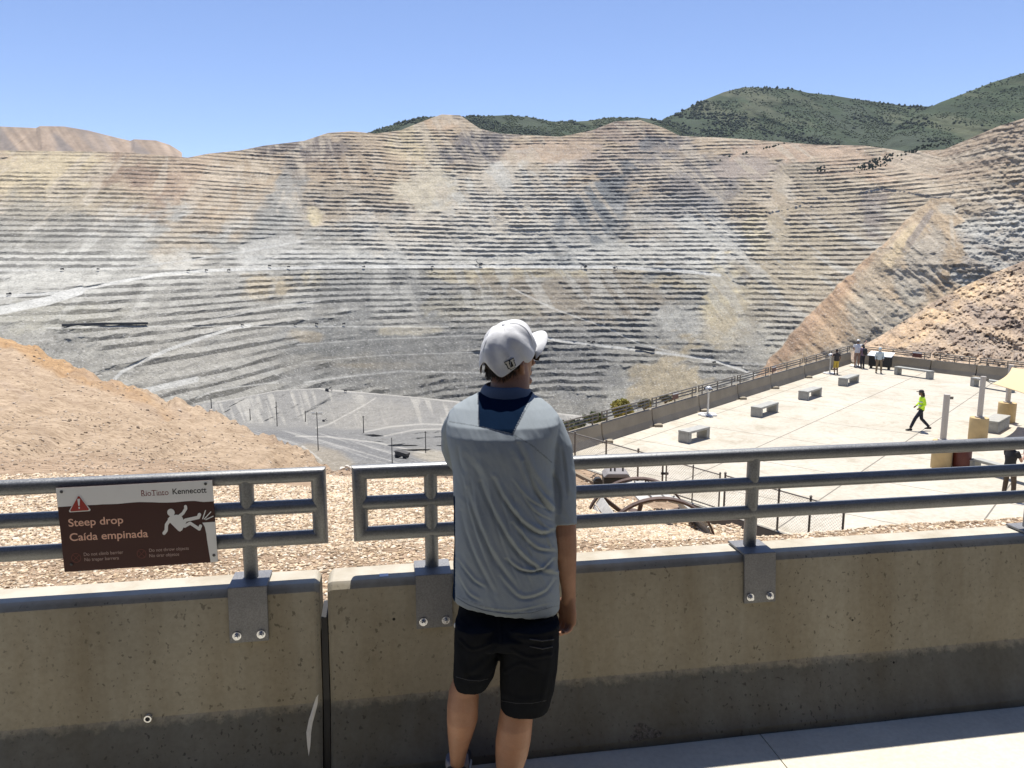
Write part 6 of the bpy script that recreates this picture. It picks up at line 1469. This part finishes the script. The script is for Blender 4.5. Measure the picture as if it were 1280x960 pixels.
# ================================================================ PEOPLE ON THE PLAZA
def flat(name, c, rough=.8): return simple(name, c, rough, var=.12, scale=9)
def pt3(loc, rz):
    M = Matrix.Translation(loc) @ Matrix.Rotation(rz, 4, 'Z'); return lambda x, y, z: M @ Vector((x, y, z))
def figure(label, loc, rz, h, J, top, legs, skin, hairc, shoes=(.02,.02,.02), sleeve=.5, shorts=False, hood=None, hat=None, longhair=False, name='person'):
    # local frame: +y is where the person faces; J gives joints in units of body height
    s = h/1.75; r = thing('person', label, 'person', loc, rz); r.scale = (s, s, s)
    g = dict(hipL=(-.09,0,.92), hipR=(.09,0,.92), kneeL=(-.10,.03,.50), kneeR=(.10,.03,.50), ankL=(-.10,-.02,.09), ankR=(.10,-.02,.09), chest=(0,0,1.25), neck=(0,.0,1.45), head=(0,.03,1.61),
             shL=(-.18,0,1.40), shR=(.18,0,1.40), elL=(-.24,-.03,1.14), elR=(.24,-.03,1.14), wrL=(-.24,.08,.92), wrR=(.24,.08,.92)); g.update(J); g = {k_: Vector(v) for k_, v in g.items()}
    hipc = (g['hipL']+g['hipR'])/2
    def legm(mb, r1, r2, r3, kmin=0, end=1.0):
        for sd_ in 'LR':
            a_, k_, n_ = g['hip'+sd_], g['knee'+sd_], g['ank'+sd_]; e_ = k_.lerp(n_, end)
            limb(mb, [a_, a_.lerp(k_, .5), k_, k_.lerp(e_, .35), e_], [r1, (r1+r2)/2, r2, (r2*.96 if end > .5 else r2), r3], 14)
    mb = MB(); legm(mb, .075, .052, .036)
    tube_rings(mb, [(hipc, Vector((.14,0,0)), Vector((0,.09,0))), (hipc.lerp(g['chest'], .5), Vector((.125,0,0)), Vector((0,.085,0))), (g['chest'], Vector((.15,0,0)), Vector((0,.10,0))), (g['neck']-Vector((0,0,.06)), Vector((.12,0,0)), Vector((0,.07,0))), (g['neck'], Vector((.055,0,0)), Vector((0,.055,0))), (g['head']-Vector((0,0,.05)), Vector((.05,0,0)), Vector((0,.05,0)))], 20)
    ball(mb, g['head'], (.073,.09,.112), 12); ball(mb, g['head']+Vector((0,.09,-.02)), (.013,.022,.02), 6); ball(mb, g['head']+Vector((0,.06,-.085)), (.03,.03,.025), 6)
    for sx in (-1, 1): ball(mb, g['head']+Vector((sx*.075,0,-.01)), (.01,.016,.028), 6)
    for sd_, sx in (('L', -1), ('R', 1)):
        limb(mb, [g['sh'+sd_], g['sh'+sd_].lerp(g['el'+sd_], .6), g['el'+sd_], g['el'+sd_].lerp(g['wr'+sd_], .4), g['wr'+sd_]], [.045,.040,.036,.034,.025], 12)
        dn = (g['wr'+sd_]-g['el'+sd_]); bk = Vector((sx,0,0)); bk = (bk - dn.normalized()*bk.dot(dn.normalized())); hand(mb, g['wr'+sd_], dn, bk, Vector((0,1,.2)) if abs(dn.normalized().y) < .8 else Vector((-sx,0,.3)), .95, .8)
        n_ = g['ank'+sd_]; limb(mb, [n_+Vector((0,-.03,-.04)), n_+Vector((0,.06,-.06)), n_+Vector((0,.14,-.065))], [.035,.035,.025], 10)
    remesh(mb.v, mb.f, 'body', .009, skin, r, 1)
    mb = MB(); legm(mb, .092, .070 if not shorts else .082, .058 if not shorts else .080, end=.93 if not shorts else .12)
    tube_rings(mb, [(hipc-Vector((0,0,.06)), Vector((.165,0,0)), Vector((0,.11,0))), (hipc+Vector((0,0,.10)), Vector((.155,0,0)), Vector((0,.10,0)))], 20)
    wr_ = lambda co, no: co + no*(.007*fbm(co[:, 0]*14+co[:, 1]*9, co[:, 2]*9, 501, 3))[:, None]
    remesh(mb.v, mb.f, 'shorts' if shorts else 'trousers', .013, flat('legwear', legs), r, 1, wr_)
    mb = MB(); up_ = (g['neck']-hipc)
    tube_rings(mb, [(hipc-Vector((0,0,.02)), Vector((.175,0,0)), Vector((0,.12,0))), (hipc.lerp(g['chest'], .5), Vector((.158,0,0)), Vector((0,.115,0))), (g['chest'], Vector((.18,0,0)), Vector((0,.125,0))), (g['neck']-Vector((0,0,.05)), Vector((.155,0,0)), Vector((0,.085,0))), (g['neck']+Vector((0,0,.0)), Vector((.072,0,0)), Vector((0,.072,0)))], 20)
    for sd_ in 'LR':
        e_ = g['el'+sd_] if sleeve > .5 else g['sh'+sd_].lerp(g['el'+sd_], sleeve*1.5); pts = [g['sh'+sd_]*.9+g['neck']*.1, g['sh'+sd_].lerp(e_, .5), e_]; rs = [.066,.060,.056]
        if sleeve > .5: pts.append(g['el'+sd_].lerp(g['wr'+sd_], .92)); rs.append(.042)
        limb(mb, pts, rs, 14)
    if hood: ball(mb, g['head']+Vector((0,-.015,.0)), (.105,.115,.135), 10)
    remesh(mb.v, mb.f, 'jacket' if sleeve > .5 else 'shirt', .012, flat('topwear', top), r, 1, wr_)
    mb = MB()
    if hat:
        ball(mb, g['head']+Vector((0,-.005,.055)), (.088,.105,.078), 10); mb.prism([(-.075,.06),(.075,.06),(.06,.17),(0,.19),(-.06,.17)], (1,0,0), (0,1,0), g['head']+Vector((0,0,.045)), (0,0,.012)); mb.build('hat', flat('hat_cloth', hat), r, smooth=False)
        mb = MB()
    if not hood:
        hd = g['head']; tube_rings(mb, [(hd+Vector((0,-.03,-.07)), Vector((.06,0,0)), Vector((0,.05,0))), (hd+Vector((0,-.02,0)), Vector((.082,0,0)), Vector((0,.082,0))), (hd+Vector((0,-.01,.06)), Vector((.078,0,0)), Vector((0,.09,0))), (hd+Vector((0,-.005,.115)), Vector((.04,0,0)), Vector((0,.05,0)))], 16)
        if longhair: limb(mb, [hd+Vector((0,-.07,0)), hd+Vector((0,-.10,-.12)), hd+Vector((0,-.11,-.28))], [.06,.055,.03], 10)
        mb.build('hair', flat('hair', hairc, .6), r, smooth=True)
    for sd_ in 'LR':
        n_ = g['ank'+sd_]; mb = MB(); rows = [(n_+Vector((0,y,z)), Vector((w,0,0)), Vector((0,0,hh)), 2.4) for y, w, hh, z in [(-.085,.025,.03,-.045),(-.06,.04,.05,-.04),(.03,.044,.045,-.045),(.12,.046,.03,-.058),(.17,.03,.02,-.066)]]
        tube_rings(mb, rows, 12); mb.build('shoe', flat('shoe', shoes), r, smooth=True)
    return r, g
SK2 = flat('skin_far', (.36,.20,.13), .6); SKD = flat('skin_far_dark', (.16,.085,.05), .6)
def spot(px, py): return PZ(px, py, PLZ)
# worker in hi-vis striding left
r, g = figure('worker in a bright yellow jacket and dark trousers striding across the plaza', spot(1149.5, 538.5), R(78), 1.74, dict(kneeL=(-.09,.24,.52), ankL=(-.09,.40,.10), kneeR=(.09,-.06,.50), ankR=(.09,-.38,.16), elL=(-.24,-.06,1.16), wrL=(-.22,.12,1.0), elR=(.25,.02,1.15), wrR=(.20,.16,1.02), head=(0,.06,1.61)),
   (.62,.95,.04), (.010,.012,.022), SKD, (.012,.010,.010), sleeve=.9, hat=(.02,.02,.022), longhair=True)
for z in (1.08, 1.24):
    mb = MB(); tube_rings(mb, [(Vector((0,0,z-.022)), Vector((.186,0,0)), Vector((0,.134,0))), (Vector((0,0,z+.022)), Vector((.188,0,0)), Vector((0,.136,0)))], 24); mb.build('reflective_band', flat('reflective_grey', (.6,.62,.6), .4), r, smooth=True)
# person in black with a phone
r, g = figure('person in a black t-shirt and brown trousers holding up a phone', spot(1258.5, 622), R(-72), 1.80, dict(wrR=(.10,.40,1.26), elR=(.22,.14,1.12), elL=(-.22,.10,1.12), wrL=(-.04,.38,1.24), kneeR=(.12,.06,.5), ankR=(.14,.06,.09)), (.012,.012,.014), (.085,.058,.035), SK2, (.03,.02,.015), sleeve=.4)
mb = MB(); mb.box((.04,.46,1.33), (.075,.012,.15)); mb.build('phone', M_BLACK, r, bevel=.004)
# corner group
figure('person in a dark top and yellow shorts watching the pit from the corner railing', spot(1044.5, 468), R(5), 1.62, dict(wrL=(-.16,.26,1.30), elL=(-.25,.06,1.16)), (.035,.030,.028), (.50,.36,.05), SKD, (.01,.008,.008), shorts=True, sleeve=.4)
r, g = figure('man in a white shirt and cap holding up a selfie stick', spot(1070.5, 459), R(-25), 1.86, dict(elR=(.34,.12,1.36), wrR=(.44,.34,1.56), wrL=(-.2,.2,1.1)), (.66,.66,.66), (.30,.20,.16), SK2, (.05,.04,.03), sleeve=.4, shorts=True, hat=(.72,.72,.70))
mb = MB(); mb.tube([(.44,.36,1.58),(.70,.9,1.86)], .008, 6); mb.build('selfie_stick', M_BLACK, r); mb = MB(); mb.box((.70,.9,1.90), (.16,.02,.08)); mb.build('phone', M_BLACK, r)
r, g = figure('person in a mauve top with a black backpack beside the selfie stick man', spot(1077.5, 460.5), R(15), 1.64, dict(head=(.02,.06,1.58)), (.20,.14,.19), (.02,.02,.028), SKD, (.01,.008,.008), sleeve=.4, longhair=True)
mb = MB(); ball(mb, (0,-.20,1.2), (.17,.12,.26), 10); mb.build('backpack', M_BLACK, r, smooth=True)
figure('person in a pale hooded top and khaki trousers standing before the information panel', spot(1098, 466.5), R(165), 1.66, dict(wrL=(-.22,.10,.95), wrR=(.24,.04,.9), kneeL=(-.13,.03,.5), ankL=(-.15,0,.09), kneeR=(.13,.03,.5), ankR=(.15,0,.09)), (.50,.56,.56), (.22,.165,.10), SK2, (.02,.02,.02), sleeve=.9, hood=True)

# ================================================================ AIR
mb = MB(); hx0, hx1, hy0, hy1, hz0, hz1 = -6500, 6500, -60, 7400, -620, 1450
mb.box(((hx0+hx1)/2, (hy0+hy1)/2, (hz0+hz1)/2), (hx1-hx0, hy1-hy0, hz1-hz0))
hzm = bpy.data.materials.new('haze_air'); hzm.use_nodes = True; nt = hzm.node_tree; nt.nodes.clear(); ou = nt.nodes.new('ShaderNodeOutputMaterial'); pv = nt.nodes.new('ShaderNodeVolumePrincipled')
pv.inputs['Color'].default_value = (.72,.82,1,1); pv.inputs['Density'].default_value = 1.3e-5; pv.inputs['Anisotropy'].default_value = .2; nt.links.new(pv.outputs[0], ou.inputs['Volume'])
tag(mb.build('haze', hzm), 'thin blue air between the overlook and the far wall', 'haze', kind='stuff')
